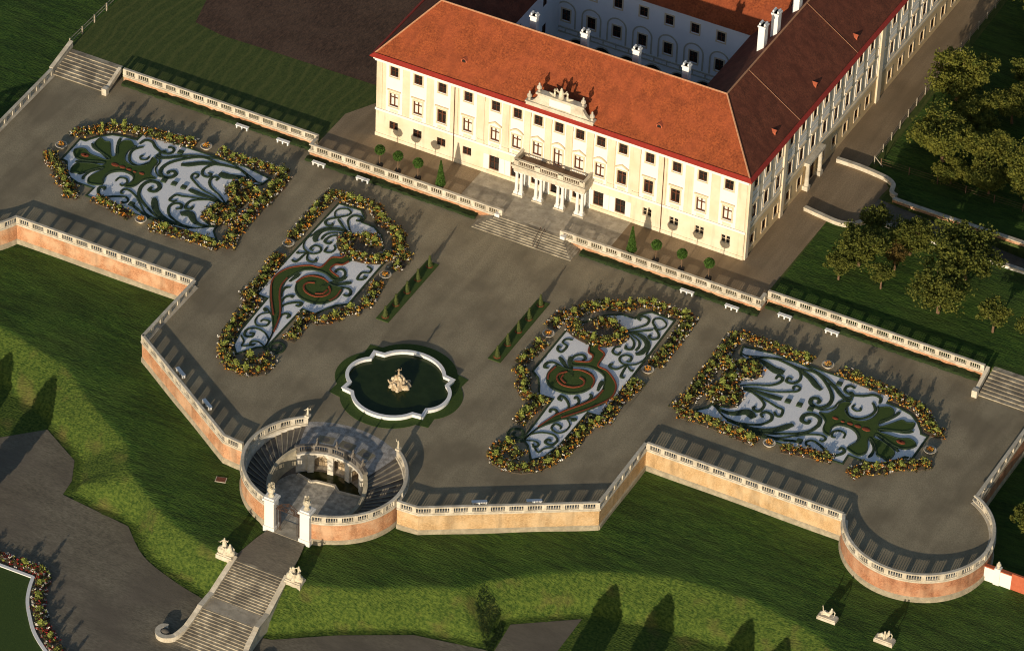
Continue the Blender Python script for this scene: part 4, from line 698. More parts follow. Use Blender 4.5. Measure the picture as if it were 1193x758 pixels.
# portico
mb = MB()
cols = [sg*x for sg in (-1,1) for x in (4.95,4.25,2.0,1.3)]
por = MB(); por.box(-5.5,-2.75,5.7,5.5,-.07,6.05); por.box(-5.6,-2.85,6.05,5.6,-.07,6.35); por.box(-5.35,-2.6,5.2,5.35,-2.0,5.7); por.box(-5.35,-2.0,5.2,-4.75,-.07,5.7); por.box(4.75,-2.0,5.2,5.35,-.07,5.7)
portico = pchild(por, 'portico', M['stone'])
for x in cols:
    c_ = MB(); c_.obox((x,-2.3,ZU+.25), .62, .62, .4); c_.lathe((x,-2.3,ZU+.65), [(.29,0),(.3,.1),(.25,.18),(.24,1.2),(.20,2.9),(.28,3.05),(.3,3.2)], 12); c_.obox((x,-2.3,ZU+3.85), .6, .6, .16); c_.build('column', M['white'], portico)
for x in (4.6,1.65,-1.65,-4.6): b_ = MB(); b_.box(x-.8,-2.75,ZU,x+.8,-1.85,ZU+.25); b_.build('column_base', M['stone'], portico)
for x in cols[::2]+cols[1::2]: b_ = MB(); b_.box(x-.25,-.2,ZU,x+.25,-.065,5.2); b_.build('wall_pilaster', M['white'], portico)
b_ = MB(); b_.box(-5.2,-2.55,6.352,5.2,-.1,6.37); b_.build('balcony_floor', M['lead'], portico)
bp = empty('balcony_balustrade'); bp.parent = portico
def simple_bal(pts, z, parent):
    L = plen(pts); r = MB(); r.sweep(pts, [(-.16,z),(.16,z),(.16,z+.1),(-.16,z+.1)]); r.sweep(pts, [(-.18,z+.78),(.18,z+.78),(.18,z+.95),(-.18,z+.95)])
    k = int(L/.27)
    for j in range(k):
        p, d = at_s(pts, L*(j+.5)/k)
        if abs(abs(p[0])-1.65) < .4 or abs(abs(p[0])-4.9) < .35: r.obox((p[0],p[1],z+.05), .27, .36, .88)
        else: r.lathe((p[0],p[1],z+.1), [(rr*.85,h*.68/.62) for rr,h in PR], 6)
    return r.build('balustrade', M['stone'], parent)
bpx = simple_bal([(-5.2,-.1),(-5.2,-2.5),(5.2,-2.5),(5.2,-.1)], 6.36, portico); bpo = bp; bpy.data.objects.remove(bpo)
# paved platform before the palace with side steps, front steps
sheet('palace_paving', [(-11.4,-7.1),(-4.5,-7.1),(-4.5,-7.42),(4.5,-7.42),(4.5,-7.1),(11.4,-7.1),(11.4,-.2),(-11.4,-.2)], ZU+.012, M['paving'])
st = tag(empty('front_steps', (0,-9,0)), 'broad pale stone steps from the palace platform down to the gravel terrace', 'steps')
mb = MB(); n = 8
for k in range(n):
    t = k/n; hw = 7.5-2.9*t; y0 = -10.4+2.8*t; z1 = (k+1)*ZU/n; v0 = hw
    mb.box(-hw, y0, z1-ZU/n-.02 if k else -.05, hw, -7.4, z1+.016)
o = mb.build('treads', M['steps'], st); o.location = (0,9,0)
mb = MB()
for sg in (-1,1): mb.box(sg*4.95-.35,-8.0,0.,sg*4.95+.35,-7.3,ZU+.35)
o = mb.build('step_pedestal', M['white'], st); o.location = (0,9,0)
mb = MB()
for x in (1.75,2.35): mb.tube([(x,-10.3,.05),(x,-10.3,.95),(x,-8.1,1.95),(x,-7.9,1.25)], .045, 6)
tag(mb.build('stair_handrail', M['iron']), 'pair of thin dark metal handrails on the palace front steps', 'handrail')
for sg, side in ((-1,'left'),(1,'right')):
    s_ = tag(empty('side_steps', (sg*70,-6.5,0)), f'weathered stone steps at the far {side} end of the terrace', 'steps')
    mb = MB(); n = 8
    for k in range(n): mb.box(min(sg*66.2,sg*74.6), -9.0+.62*k, k*ZU/n-.05, max(sg*66.2,sg*74.6), -3.8, (k+1)*ZU/n+.012)
    o = mb.build('treads', M['steps'], s_); o.location = (-sg*70,6.5,0)
    mb = MB(); mb.box(sg*65.85-.3,-9.0,-.02,sg*65.85+.3,-5.0,.35)
    pts = [(sg*65.85,-9.2),(sg*65.85,-5.3)]
    if sg < 0: pts = pts
    b_ = MB(); b_.sweep(pts, [(-.24,.05),(.24,.05),(.24,.8),(-.24,.8)], zs=[0,1.3]); b_.obox((sg*65.85,-9.3,0), .75, .75, 1.1)
    o = b_.build('parapet', M['stone'], s_); o.location = (-sg*70,6.5,0)
    b_ = MB(); b_.sweep([(sg*74.85,-9.0),(sg*74.95,-3.4)], [(-.24,-.2),(.24,-.2),(.24,1.0),(-.24,1.0)], zs=[0,1.1]); b_.sweep([(sg*74.85,-9.0),(sg*74.95,-3.4)], [(-.3,1.0),(.3,1.0),(.3,1.14),(-.3,1.14)], zs=[0,1.1]); o = b_.build('parapet', M['stone'], s_); o.location = (-sg*70,6.5,0)
# ------------------------------------------------------------------ parterres
def affine(a):
    return lambda p: (a[0][0]*-p[0]+a[0][1]*p[1]+a[0][2], a[1][0]*-p[0]+a[1][1]*p[1]+a[1][2])
ident = lambda p: (p[0], p[1])
def hedge(pts, w0, w1, h, parent, name='hedge_scroll', taper_end=True):
    w0 *= .86; w1 *= .84; pts = smooth(pts, 6); pts = resample(pts, .14); n = len(pts)
    if n < 3: return
    nr = miter(pts); sec = [(-1,0.),(-.96,.62),(-.62,.97),(0,1.04),(.62,.97),(.96,.62),(1,0.)]; k = len(sec); me = MB()
    for i in range(n):
        t = i/(n-1); w_ = w0+(w1-w0)*min(1, t*1.25); w_ *= (1 if t < .9 else max(.55, 1-(t-.9)*4.)); hh = h*(.75+.25*min(1, t*2))
        j = random.uniform(-.018, .018)
        for o, z in sec: me.v.append((pts[i][0]+nr[i][0]*o*w_/2+random.uniform(-.02,.02), pts[i][1]+nr[i][1]*o*w_/2+random.uniform(-.02,.02), .02+z*hh*(1+random.uniform(-.12,.12)) if z else .015))
    for i in range(n-1):
        for q in range(k-1): me.f.append((i*k+q, (i+1)*k+q, (i+1)*k+q+1, i*k+q+1)); me.m.append(0)
    me.f.append(tuple(range(k))); me.m.append(0); me.f.append(tuple((n-1)*k+q for q in range(k-1,-1,-1))); me.m.append(0)
    for _ in range(int(plen(pts)*46)):
        i = random.randrange(n); o = random.uniform(-1,1); t = i/(n-1); w_ = (w0+(w1-w0)*min(1, t*1.25))/2
        leafquads(me, (pts[i][0]+nr[i][0]*o*w_, pts[i][1]+nr[i][1]*o*w_, .02+h*(.95-.45*o*o)), .03, 1, .042, 0, 1., .8)
    return me.build(name, M['boxtop'], parent)
def leafquads(mb, c, r, n, size, mi, flat=1., up=0.):
    for _ in range(n):
        d = Vector((random.gauss(0,1), random.gauss(0,1), random.gauss(0,1))).normalized()*r*random.random()**.45
        p = Vector(c)+Vector((d.x, d.y, d.z*flat)); nrm = Vector((random.gauss(0,1), random.gauss(0,1), random.gauss(up,1))).normalized()
        u = nrm.orthogonal().normalized(); a = random.random()*6.28; v = nrm.cross(u); u, v = u*math.cos(a)+v*math.sin(a), v*math.cos(a)-u*math.sin(a)
        s_ = size*random.uniform(.6,1.3); mb.quad(p-u*s_-v*s_*.7, p+u*s_-v*s_*.7, p+u*s_+v*s_*.7, p-u*s_+v*s_*.7, mi)
FLM = [M['leafd'], M['leafr'], M['orange'], M['yellow'], M['whitef'], M['leafy'], M['redf']]
shrub_me = []
for v in range(4):                 # tall plants of the flower borders: yellow-green tops on a darker foot
    mb = MB()
    for k in range(9):
        a = random.random()*6.28; r = random.uniform(.02,.30); h = random.uniform(.55,1.25)
        mb.tube([(r*.3*math.cos(a),r*.3*math.sin(a),0),(r*math.cos(a),r*math.sin(a),h)], [.02,.008], 4, 0)
        leafquads(mb, (r*math.cos(a),r*math.sin(a),h), .18, 14, .06, 0 if random.random() < .78 else 2, 1.4, .6)
        leafquads(mb, (r*.8*math.cos(a),r*.8*math.sin(a),h*.5), .2, 7, .07, 1, 1.3)
    me = bpy.data.meshes.new('tall_border_plant'); me.from_pydata(mb.v,[],mb.f)
    for m_ in (M['leafy'],M['leafd'],M['leafd']): me.materials.append(m_)
    me.polygons.foreach_set('material_index', mb.m); shrub_me.append(me)
def border(strips, parent, T, where, kinds=(2,3,4,1,0), tall=1.45, redmix=False, base=0.):
    fb = MB(); so_ = MB()
    for line, wd in strips:
        pts = resample(smooth([T(p) for p in line], 5), .3); L = plen(pts); nr = miter(pts)
        so_.sweep(pts, [(-wd/2,.0),(wd/2,.0),(wd/2*.9,.05),(-wd/2*.9,.05)], zs=[base+.012+random.uniform(0,.006)]*len(pts))
        wd *= 1.1; n = int(L*wd*12)
        for _ in range(n):
            i = random.randrange(len(pts)); o = random.uniform(-.5,.5)*wd
            x = pts[i][0]+nr[i][0]*o+random.uniform(-.15,.15); y = pts[i][1]+nr[i][1]*o+random.uniform(-.15,.15)
            edge = abs(o)/(wd/2); hh = random.uniform(.18,.34) if edge > .7 else random.uniform(.25,.55)
            t = random.random()
            if edge > .74: k = 4 if t < .34 else (3 if t < .6 else (2 if t < .75 else 0))
            else: k = 2 if t < .20 else (3 if t < .30 else (4 if t < .35 else (1 if t < .48 else (0 if t < .70 else 5))))
            if redmix and k in (2,3): k = 6 if random.random() < .75 else 4
            leafquads(fb, (x,y,base+hh*.5), hh*.66, 4, .085, 0 if random.random() < .6 else 1, .9)
            leafquads(fb, (x,y,base+hh), .21, 6, .068, k, .5, 1.0)
        m_ = int(L/tall*.98)
        for j in range(m_):
            p, d = at_s(pts, L*(j+.5)/m_); o = random.uniform(-.12,.12)*wd
            if random.random() < .12: continue
            s_ = link('tall_border_plant', random.choice(shrub_me), None, (p[0]-d[1]*o,p[1]+d[0]*o,base+.03), random.random()*6.28)
            sc_ = random.uniform(.8,1.15); s_.scale = (sc_*random.uniform(1.15,1.7),sc_*random.uniform(1.15,1.7),sc_*random.uniform(.75,1.1))
            tag(s_, f'tall yellow-green plant among low flowers in the border of {where}', 'plant', f'tall plants in the border of {where}')
    so_.build('border_soil', M['earth'], parent)
    o = fb.build('border_flowers', FLM, parent); o['kind'] = 'stuff'
bowl = None
def flower_bowl(p, label):
    r = tag(empty('flower_bowl', (p[0],p[1],0)), label, 'planter', 'stone flower bowls in the parterre borders')
    mb = MB(); mb.lathe((0,0,0), [(.45,0),(.40,.06),(.36,.12),(.6,.24),(.80,.40),(.86,.48),(.74,.48),(.66,.42)], 16); mb.build('bowl', M['stone'], r, True)
    mb = MB(); leafquads(mb, (0,0,.50), .55, 80, .08, 0, .5, 1.); leafquads(mb, (0,0,.66), .48, 70, .07, 1, .5, 1.); leafquads(mb, (0,0,.62), .55, 30, .06, 2, .4, 1.)
    mb.build('flowers', [M['leafd'],M['orange'],M['yellow']], r)
def parterre(kind, T, label, where, bowls):
    d = lambda k: [T(p) for p in D[kind+'_'+k]]
    root = tag(empty('parterre'), label, 'parterre')
    mb = MB(); mb.prism(d('bed'), 0, .006, sides=False); mb.build('bed_path', M['gravel'], root)
    mb = MB(); mb.prism(d('white'), 0, .030, sides=False); mb.build('white_gravel', M['gwhite'], root)
    wl = d('white'); ed = MB(); ed.sweep(ccw(wl), [(-.02,.0),(.28,.0),(.25,.13),(.02,.13)], closed=True); ed.build('edging_hedge', M['boxtop'], root)
    def carpet(poly, h=.10):
        mb = MB(); mb.prism(smooth(poly, 3, True), .03, .03+h); return mb.build('grass_carpet', M['carpet'], root)
    carpet(d('green'))
    hs = smooth(d('green'), 3, True); rim = MB(); rim.sweep(ccw(hs), [(-.10,.02),(.09,.02),(.06,.20),(-.07,.20)], closed=True); rim.build('carpet_edging', M['boxtop'], root)
    if kind == 'i':
        carpet(d('disc'), .105); rim = MB(); rim.sweep(ccw(smooth(d('disc'), 3, True)), [(-.12,.02),(.09,.02),(.06,.20),(-.09,.20)], closed=True); rim.build('carpet_edging', M['boxtop'], root)
        for line in D['i_redlines']:
            mb = MB(); p = smooth([T(q) for q in line], 5); mb.sweep(p, [(-.12,.14),(.12,.14),(.10,.23),(-.10,.23)]); mb.build('red_ribbon', M['redbed'], root)
    else:
        for p, r in D['o_red']:
            c = T(p); mb = MB(); mb.lathe((c[0],c[1],.12), [(r*.9,0),(r*.8,.06),(r*.4,.09)], 12, 0, 1.35, .8); mb.build('red_rosette', M['redbed'], root)
        for p in D['o_sq']:
            c = T(p); mb = MB(); mb.obox((c[0],c[1],.02), .78, .78, .24, .1, 0, .9); mb.build('box_block', M['boxtop'], root)
    for line, w0, w1 in D[kind+'_st']: hedge([T(p) for p in line], w0*.92, w1*.92, .13, root)
    if kind == 'i':
        c0 = [T(p) for p in D['i_fl'][-1][0]+D['i_fl'][-2][0]]; cx = sum(p[0] for p in c0)/len(c0); cy = sum(p[1] for p in c0)/len(c0)
        mb = MB(); mb.lathe((cx,cy,.025), [(2.6,0),(2.55,.03)], 24, 0, 1., 1.15); mb.build('round_bed', M['earth'], root)
    border(D[kind+'_fl'], root, T, where)
    for p, lb in zip(D[kind+'_urn'], bowls): flower_bowl(T(p), lb)
LO = affine(D['o_aff']); LI = affine(D['i_aff'])
parterre('o', ident, 'far right parterre with green palm fan, box scrolls and white gravel', 'the far right parterre', ['stone flower bowl on the rear edge of the far right parterre','stone flower bowl at the outer tip of the far right parterre','stone flower bowl on the front edge of the far right parterre by the wall'])
parterre('o', LO, 'far left parterre with green palm fan, box scrolls and white gravel', 'the far left parterre', ['stone flower bowl on the rear edge of the far left parterre','stone flower bowl at the outer tip of the far left parterre','stone flower bowl on the front edge of the far left parterre by the wall'])
parterre('i', ident, 'right inner parterre with grass spiral, red ribbons and a long curled tail', 'the right inner parterre', ['stone flower bowl on the side of the right inner parterre facing the slim hedge strip','stone flower bowl on the right side of the right inner parterre'])
parterre('i', LI, 'left inner parterre with grass spiral, red ribbons and a long curled tail', 'the left inner parterre', ['stone flower bowl on the side of the left inner parterre facing the slim hedge strip','stone flower bowl on the left side of the left inner parterre'])

# ------------------------------------------------------------------ grass strips with clipped yew obelisks
yews = []
for sg, side in ((-1,'left'),(1,'right')):
    s_ = tag(empty('grass_strip', (sg*8.32,-27,0)), f'narrow grass strip with five yew obelisks on the {side} of the palace axis', 'grass strip')
    mb = MB(); mb.box(-.92,-7.0,0,.92,7.1,.10); mb.build('turf', M['carpet'], s_)
    for k, y in enumerate((-33.1,-30.2,-27.1,-24.1,-20.8)):
        mb = MB(); mb.lathe((0,y+27,.09), [(.50,0),(.46,.05),(.34,.07)], 14); mb.build('red_ring', M['redbed'], s_)
ob = MB()
n = 10; H_ = 1.75
for i in range(n+1):
    t = i/n; r = .36*(1-t)+.04
    for k in range(8): a = 2*math.pi*k/8+.39; q = r*(1+random.uniform(-.07,.07)); ob.v.append((q*math.cos(a),q*math.sin(a),.1+H_*t))
for i in range(n):
    for k in range(8): l = (k+1)%8; ob.f.append((i*8+k,i*8+l,(i+1)*8+l,(i+1)*8+k)); ob.m.append(0)
for i in range(240):
    t = random.random()**1.3; a = random.random()*6.28; r = .37*(1-t)+.03; leafquads(ob, (r*math.cos(a),r*math.sin(a),.1+H_*t), .05, 1, .05, 0)
obme = bpy.data.meshes.new('yew_obelisk'); obme.from_pydata(ob.v,[],ob.f); obme.materials.append(M['yew'])
order = ['nearest the fountain','second from the fountain','in the middle','second from the palace','nearest the palace']
for sg, side in ((-1,'left'),(1,'right')):
    for k, y in enumerate((-33.1,-30.2,-27.1,-24.1,-20.8)):
        tag(link('yew_obelisk', obme, None, (sg*8.32,y,.08), random.random()*3), f'slim clipped yew obelisk {order[k]} on the {side} grass strip', 'topiary', 'yew obelisks on the grass strips')

# ------------------------------------------------------------------ fountain
FC = (0.,-44.6)
def lobe_outline(e, off=0.):
    """four shallow lobes with a pointed corner between each two"""
    out = []
    for c, h, d in ((0,27,37),(90,44,143),(180,27,217),(270,44,323)):
        for a in np.linspace(-h, h, 15):
            r = 7.4+off-.75*(abs(a)/h)**2.2; out.append((FC[0]+r*math.cos(R(c+a)), FC[1]+r*math.sin(R(c+a))))
        k = 7.62+off*1.1; out.append((FC[0]+k*math.cos(R(d)), FC[1]+k*math.sin(R(d))))
    return out
mb = MB(); mb.prism(lobe_outline(0, 1.35), -.1, .05); tag(mb.build('fountain_turf', M['shortgrass']), kind='structure')
fo = tag(empty('fountain', (FC[0],FC[1],0)), 'lobed fountain basin with white rim, dark green water and rocky sculpture', 'fountain')
RIM = [(p[0]*.975+.05, (p[1]-FC[1])*.935+FC[1]-.25) for p in lobe_outline(0)]
mb = MB(); mb.sweep(ccw(RIM), [(-.02,.05),(.0,.40),(.10,.52),(.10,.62),(-.38,.62),(-.38,.52),(-.32,.40),(-.30,.05)], closed=True)
o = mb.build('basin_rim', M['paint'], fo); o.location = (-FC[0],-FC[1],0)
mb = MB(); mb.prism([(FC[0]+.05+(p[0]-FC[0]-.05)*.965, FC[1]-.25+(p[1]-FC[1]+.25)*.965) for p in RIM], 0, .16, sides=False); o = mb.build('water', M['water'], fo); o.location = (-FC[0],-FC[1],0)
# ------------------------------------------------------------------ figures (one continuous carved mesh each)
def blob_mesh(name, caps, voxel=.07, noise=0.):
    """tapered capsules fused into one continuous surface"""
    mb = MB()
    for a, b, ra, rb in caps:
        a = Vector(a); b = Vector(b); d = b-a; L = d.length or .001; d = d/L if d.length else Vector((0,0,1))
        prof = []; n = 4
        for k in range(n+1): t = math.pi/2*k/n; prof.append((ra*math.sin(t), -ra*math.cos(t)))
        for k in range(n+1): t = math.pi/2*k/n; prof.append((rb*math.cos(t), L+rb*math.sin(t)))
        q = d.to_track_quat('Z','Y'); b0 = MB(); b0.lathe((0,0,0), [(max(r,.004),z) for r,z in prof], 10)
        mb.add([a+q@Vector(v) for v in b0.v], b0.f)
    me = bpy.data.meshes.new(name+'_raw'); me.from_pydata([tuple(v) for v in mb.v],[],mb.f)
    o = bpy.data.objects.new('tmp', me); COL.objects.link(o)
    rm = o.modifiers.new('r','REMESH'); rm.mode = 'VOXEL'; rm.voxel_size = voxel
    dg = bpy.context.evaluated_depsgraph_get(); out = bpy.data.meshes.new_from_object(o.evaluated_get(dg)); out.name = name
    bpy.data.objects.remove(o); bpy.data.meshes.remove(me)
    if noise:
        for v in out.vertices: v.co += Vector((random.gauss(0,noise),random.gauss(0,noise),random.gauss(0,noise)))
    out.polygons.foreach_set('use_smooth', [True]*len(out.polygons)); out.update(); return out
def standing(x=0., y=0., z=0., h=1.7, yaw=0., arms=((.35,.1,.55),(-.3,-.25,.5))):
    """robed standing figure; arm tips relative to the shoulders in units of h"""
    c_, s_ = math.cos(yaw), math.sin(yaw); P_ = lambda u,v,w_: (x+(u*c_-v*s_)*h, y+(u*s_+v*c_)*h, z+w_*h)
    k = h
    cs = [(P_(.06,0,.03),P_(.05,.0,.28),.06*k,.075*k),(P_(-.06,.02,.03),P_(-.05,0,.28),.06*k,.075*k),(P_(.0,0,.1),P_(0,0,.5),.13*k,.105*k),(P_(0,0,.5),P_(.01,0,.62),.1*k,.085*k),(P_(0,0,.62),P_(0,0,.78),.09*k,.115*k),(P_(0,0,.8),P_(.01,-.01,.87),.05*k,.05*k),(P_(.01,-.02,.925),P_(.01,-.02,.95),.068*k,.07*k)]
    for sg, (ax, ay, az) in zip((1,-1), arms):
        el = (sg*.17+ax*.45, ay*.4-.02, .78+(az-.5)*.35-.1); hd = (sg*.12+ax, ay, .78+az-.5)
        cs += [(P_(sg*.12,0,.79),P_(*el),.045*k,.038*k),(P_(*el),P_(*hd),.037*k,.026*k),(P_(*hd),P_(hd[0],hd[1],hd[2]+.02),.03*k,.024*k)]
    return cs
def reclining(L=2.0, z=0., flip=1):
    s = flip; k = L/2
    return [((-.9*s*k,0,z+.18*k),(-.35*s*k,0,z+.5*k),.12*k,.15*k),((-.35*s*k,0,z+.5*k),(.15*s*k,0,z+.25*k),.15*k,.2*k),((-.8*s*k,-.2*k,z+.15*k),(-.3*s*k,-.18*k,z+.3*k),.1*k,.13*k),((-.3*s*k,-.18*k,z+.3*k),(.15*s*k,-.05*k,z+.25*k),.13*k,.2*k),
            ((.15*s*k,0,z+.3*k),(.45*s*k,0,z+.75*k),.22*k,.24*k),((.48*s*k,0,z+.85*k),(.5*s*k,-.02*k,z+.95*k),.09*k,.08*k),((.5*s*k,-.05*k,z+1.08*k),(.5*s*k,-.05*k,z+1.13*k),.13*k,.13*k),
            ((.55*s*k,.2*k,z+.8*k),(.85*s*k,.25*k,z+.5*k),.08*k,.07*k),((.85*s*k,.25*k,z+.5*k),(.8*s*k,.05*k,z+.1*k),.07*k,.06*k),((.4*s*k,-.22*k,z+.8*k),(.05*s*k,-.3*k,z+.62*k),.08*k,.06*k),((.05*s*k,-.3*k,z+.62*k),(-.3*s*k,-.2*k,z+.65*k),.06*k,.05*k)]
# fountain sculpture
caps = []
for k in range(46):
    a = random.random()*6.28; t = random.random()**1.2; r = (1.75-1.3*t)*math.sqrt(random.random()); caps.append(((r*math.cos(a),r*math.sin(a),.1),(r*.85*math.cos(a),r*.85*math.sin(a),.25+t*1.5),.30,.20))
caps += [(p0,p1,a,b) for p0,p1,a,b in standing(-.05,0,1.6,1.25,.3,((.15,-.1,.95),(-.25,-.15,.45)))]
caps += [(( .75,-.5,.5),(1.15,-.65,.85),.22,.15),((1.15,-.65,.85),(1.35,-.75,1.05),.13,.11),((-.8,-.5,.4),(-1.1,-.7,.75),.22,.14),((-1.1,-.7,.75),(-1.15,-.8,1.05),.12,.11),((.1,-1.05,.35),(.15,-1.2,.8),.2,.13),((.15,-1.2,.85),(.15,-1.25,1.0),.11,.11)]
link('sculpture', blob_mesh('sculpture', caps, .075, .012), fo, (0,0,.05)).data.materials.append(M['rock'])
# coat of arms on the roof gable
caps = [((0,.1,0),(0,.1,.9),.42,.36),((0,.1,.9),(0,.1,1.25),.34,.2),((0,.1,1.4),(0,.1,1.55),.22,.14)]
for sg in (-1,1): caps += [(p0,p1,a,b) for p0,p1,a,b in standing(sg*.95,.0,.0,1.35,0,((-.2*sg if sg>0 else .3,-.1,.6),(-.3 if sg>0 else .2,-.1,.75)))]+[((sg*1.2,.1,.15),(sg*1.75,.1,.35),.2,.1),((sg*.5,.1,.9),(sg*.75,.15,1.35),.13,.06)]
g_ = link('coat_of_arms', blob_mesh('coat_of_arms', caps, .07, .008), gable, (0,0,17.58)); g_.data.materials.append(M['statue'])

# ------------------------------------------------------------------ round stair grotto
gr = tag(empty('stair_grotto'), 'round sunken stair grotto with curved brick walls, twin stairs, arches and pool', 'grotto')
def inner(a, dr=0.): return ((IA+dr)*math.cos(R(a)), IY+(IB+dr)*math.sin(R(a)))
ZF = ZL
for sg, a0, a1 in ((1,-75.2,52.),(-1,-75.2,52.)):
    pts = [ring(a) for a in np.linspace(a0, a1, 40)]           # anticlockwise: outer face on the right
    if sg < 0: pts = [mir(p) for p in reversed(pts)]
    w_ = MB(); w_.sweep(pts, [(-.55,ZF-.6),(0,ZF-.6),(0,-.2),(-.55,-.2)]); w_.build('outer_wall', M['brick'], gr)
    w_ = MB(); w_.sweep(pts, [(-.62,ZF-.6),(-.552,ZF-.6),(-.552,-.2),(-.62,-.2)]); w_.build('inner_lining', M['limewall'], gr)
    w_ = MB(); w_.sweep(pts, [(-.62,-.2),(.12,-.2),(.17,-.05),(.1,.05),(-.6,.05)]); w_.build('cornice', M['stone'], gr)
    w_ = MB(); w_.sweep(pts, [(-.4,ZF-.7),(.18,ZF-.7),(.18,ZF+.5),(.005,ZF+.65),(-.4,ZF+.65)]); w_.build('plinth', M['plinth'], gr)
    nr = miter(pts); balustrade([(p[0]-n_[0]*.2,p[1]-n_[1]*.2) for p, n_ in zip(pts, nr)], .04, gr, 1.9)
    # stair flight between the rings
    n = 22; mb = MB()
    for k in range(n):
        t0, t1 = k/n, (k+1)/n; z = -(k+1)*(-ZF)/(n+1)
        ao0, ao1 = 52-118*t0, 52-118*t1; ai0, ai1 = 38-100*t0, 38-100*t1
        q = [ring(ao0,CA-.5,CB-.5), ring(ao1,CA-.5,CB-.5), inner(ai1), inner(ai0)]
        if sg < 0: q = [mir(p) for p in q]
        mb.prism(q, ZF-.5, z)
        q2 = [q[1], q[0], q[3], q[2]]; e = lambda a, b, f: (a[0]+(b[0]-a[0])*f, a[1]+(b[1]-a[1])*f)
        mb.prism([q[1], q[2], e(q[2],q[3],.2), e(q[1],q[0],.2)], z+.004, z+.03, 1)
    mb.build('stair', [M['darkstone'], M['plinth']], gr)
    # parapet on the inner side of the flight
    pts = [inner(a,-.02) for a in np.linspace(38, -62, 26)]; zs = [max(ZF+.35,-(-ZF)*(i/25)*.98) for i in range(26)]
    if sg < 0: pts = [mir(p) for p in pts]
    b_ = MB(); b_.sweep(pts, [(-.2,-2.),(.2,-2.),(.2,.55),(-.2,.55)], zs=[max(z,ZF+1.) for z in zs]); b_.sweep(pts, [(-.26,.55),(.26,.55),(.26,.72),(-.26,.72)], zs=[max(z,ZF+1.) for z in zs]); b_.build('stair_parapet', M['plinth'], gr)
mb = MB(); mb.prism([inner(a) for a in np.linspace(38,142,24)]+[ring(a) for a in np.linspace(128,52,18)], -.5, .002, sides=False); mb.build('platform', M['mosaic'], gr)
for p_ in ((-2.9,-58.6),(0,-58.3),(2.9,-58.6)):
    mb = MB(); mb.obox((p_[0],p_[1],.0), 2.1, 1.35, .008, -p_[0]*.07); mb.build('pebble_panel', M['gravel'], gr)
    mb = MB(); mb.lathe((p_[0],p_[1],.009), [(.45,0),(.43,.004)], 16); mb.build('pebble_rosette', M['darkstone'], gr)
mb = MB(); mb.prism([ring(a,CA-.4,CB-.4) for a in np.linspace(0,360,60)[:-1]], ZF-1, ZF+.05, sides=False); mb.build('grotto_floor', M['grottofloor'], gr)
# back wall with three arches
def gf(a): return inner(a)
mb = MB(); arches = ((110,9.),(88,10.),(61,9.5))
def arch_top(a):
    for c, hw in arches:
        if abs(a-c) < hw: return -1.75+1.0*math.sqrt(max(0,1-((a-c)/hw)**2))
    return None
As = sorted(set(list(np.linspace(38,142,80))+[c+s*hw*.999 for c,hw in arches for s in (-1,1)]))
for a, b in zip(As[:-1], As[1:]):
    ta = arch_top((a+b)/2); A_, B_ = gf(a), gf(b)
    z0 = ZF if ta is None else ta
    mb.quad((A_[0],A_[1],z0),(B_[0],B_[1],z0),(B_[0],B_[1],0),(A_[0],A_[1],0))
    if ta is not None:
        A2, B2 = inner(a,1.4), inner(b,1.4); mb.quad((A_[0],A_[1],z0),(A2[0],A2[1],z0),(B2[0],B2[1],z0),(B_[0],B_[1],z0))
mb.build('arcade_wall', M['limewall'], gr)
mb = MB()
for c, hw in arches:
    P4 = [inner(c-hw-1), inner(c-hw-1,1.4), inner(c+hw+1,1.4), inner(c+hw+1)]
    for a, b in zip(P4[:-1], P4[1:]): mb.quad((a[0],a[1],ZF),(b[0],b[1],ZF),(b[0],b[1],-.6),(a[0],a[1],-.6))
mb.build('niche', M['rock'], gr)
mb = MB()
for a in (124,99,75,48): p = inner(a,-.12); mb.obox((p[0],p[1],ZF), .8, .5, -ZF-.25, R(a+90))
mb.sweep([inner(a,-.1) for a in np.linspace(142,38,40)], [(-.1,-.3),(.28,-.3),(.36,-.1),(.3,.0),(-.1,.0)]); mb.build('arcade_pilasters', M['limewall'], gr)
mb = MB()
for k in range(70): a = random.uniform(66,112); p = inner(a,-.12); leafquads(mb, (p[0],p[1],random.uniform(-.65,-.25)), .12, 2, .09, 0)
mb.build('carved_garland', M['statue'], gr)
rail = [inner(a,.15) for a in np.linspace(38,142,50)]
balustrade(rail, .02, gr, 2.1, M['darkstone'])
mb = MB(); mb.prism([inner(a,-.1) for a in np.linspace(142,38,24)]+[(3.6,-63.0),(1.6,-63.3),(.6,-62.5),(-1.9,-62.9),(-2.4,-63.2),(-3.8,-63.0)], ZF-.1, ZF+.16, sides=False); mb.build('pool', M['poolwater'], gr)
mb = MB(); mb.sweep([(-4.6,-62.9),(-3.8,-63.1),(-2.4,-63.4),(-1.9,-63.0),(.6,-62.6),(1.6,-63.4),(3.6,-63.1),(4.6,-62.9)], [(-.15,ZF),(.15,ZF),(.15,ZF+.3),(-.15,ZF+.3)]); mb.build('pool_rim', M['stone'], gr)
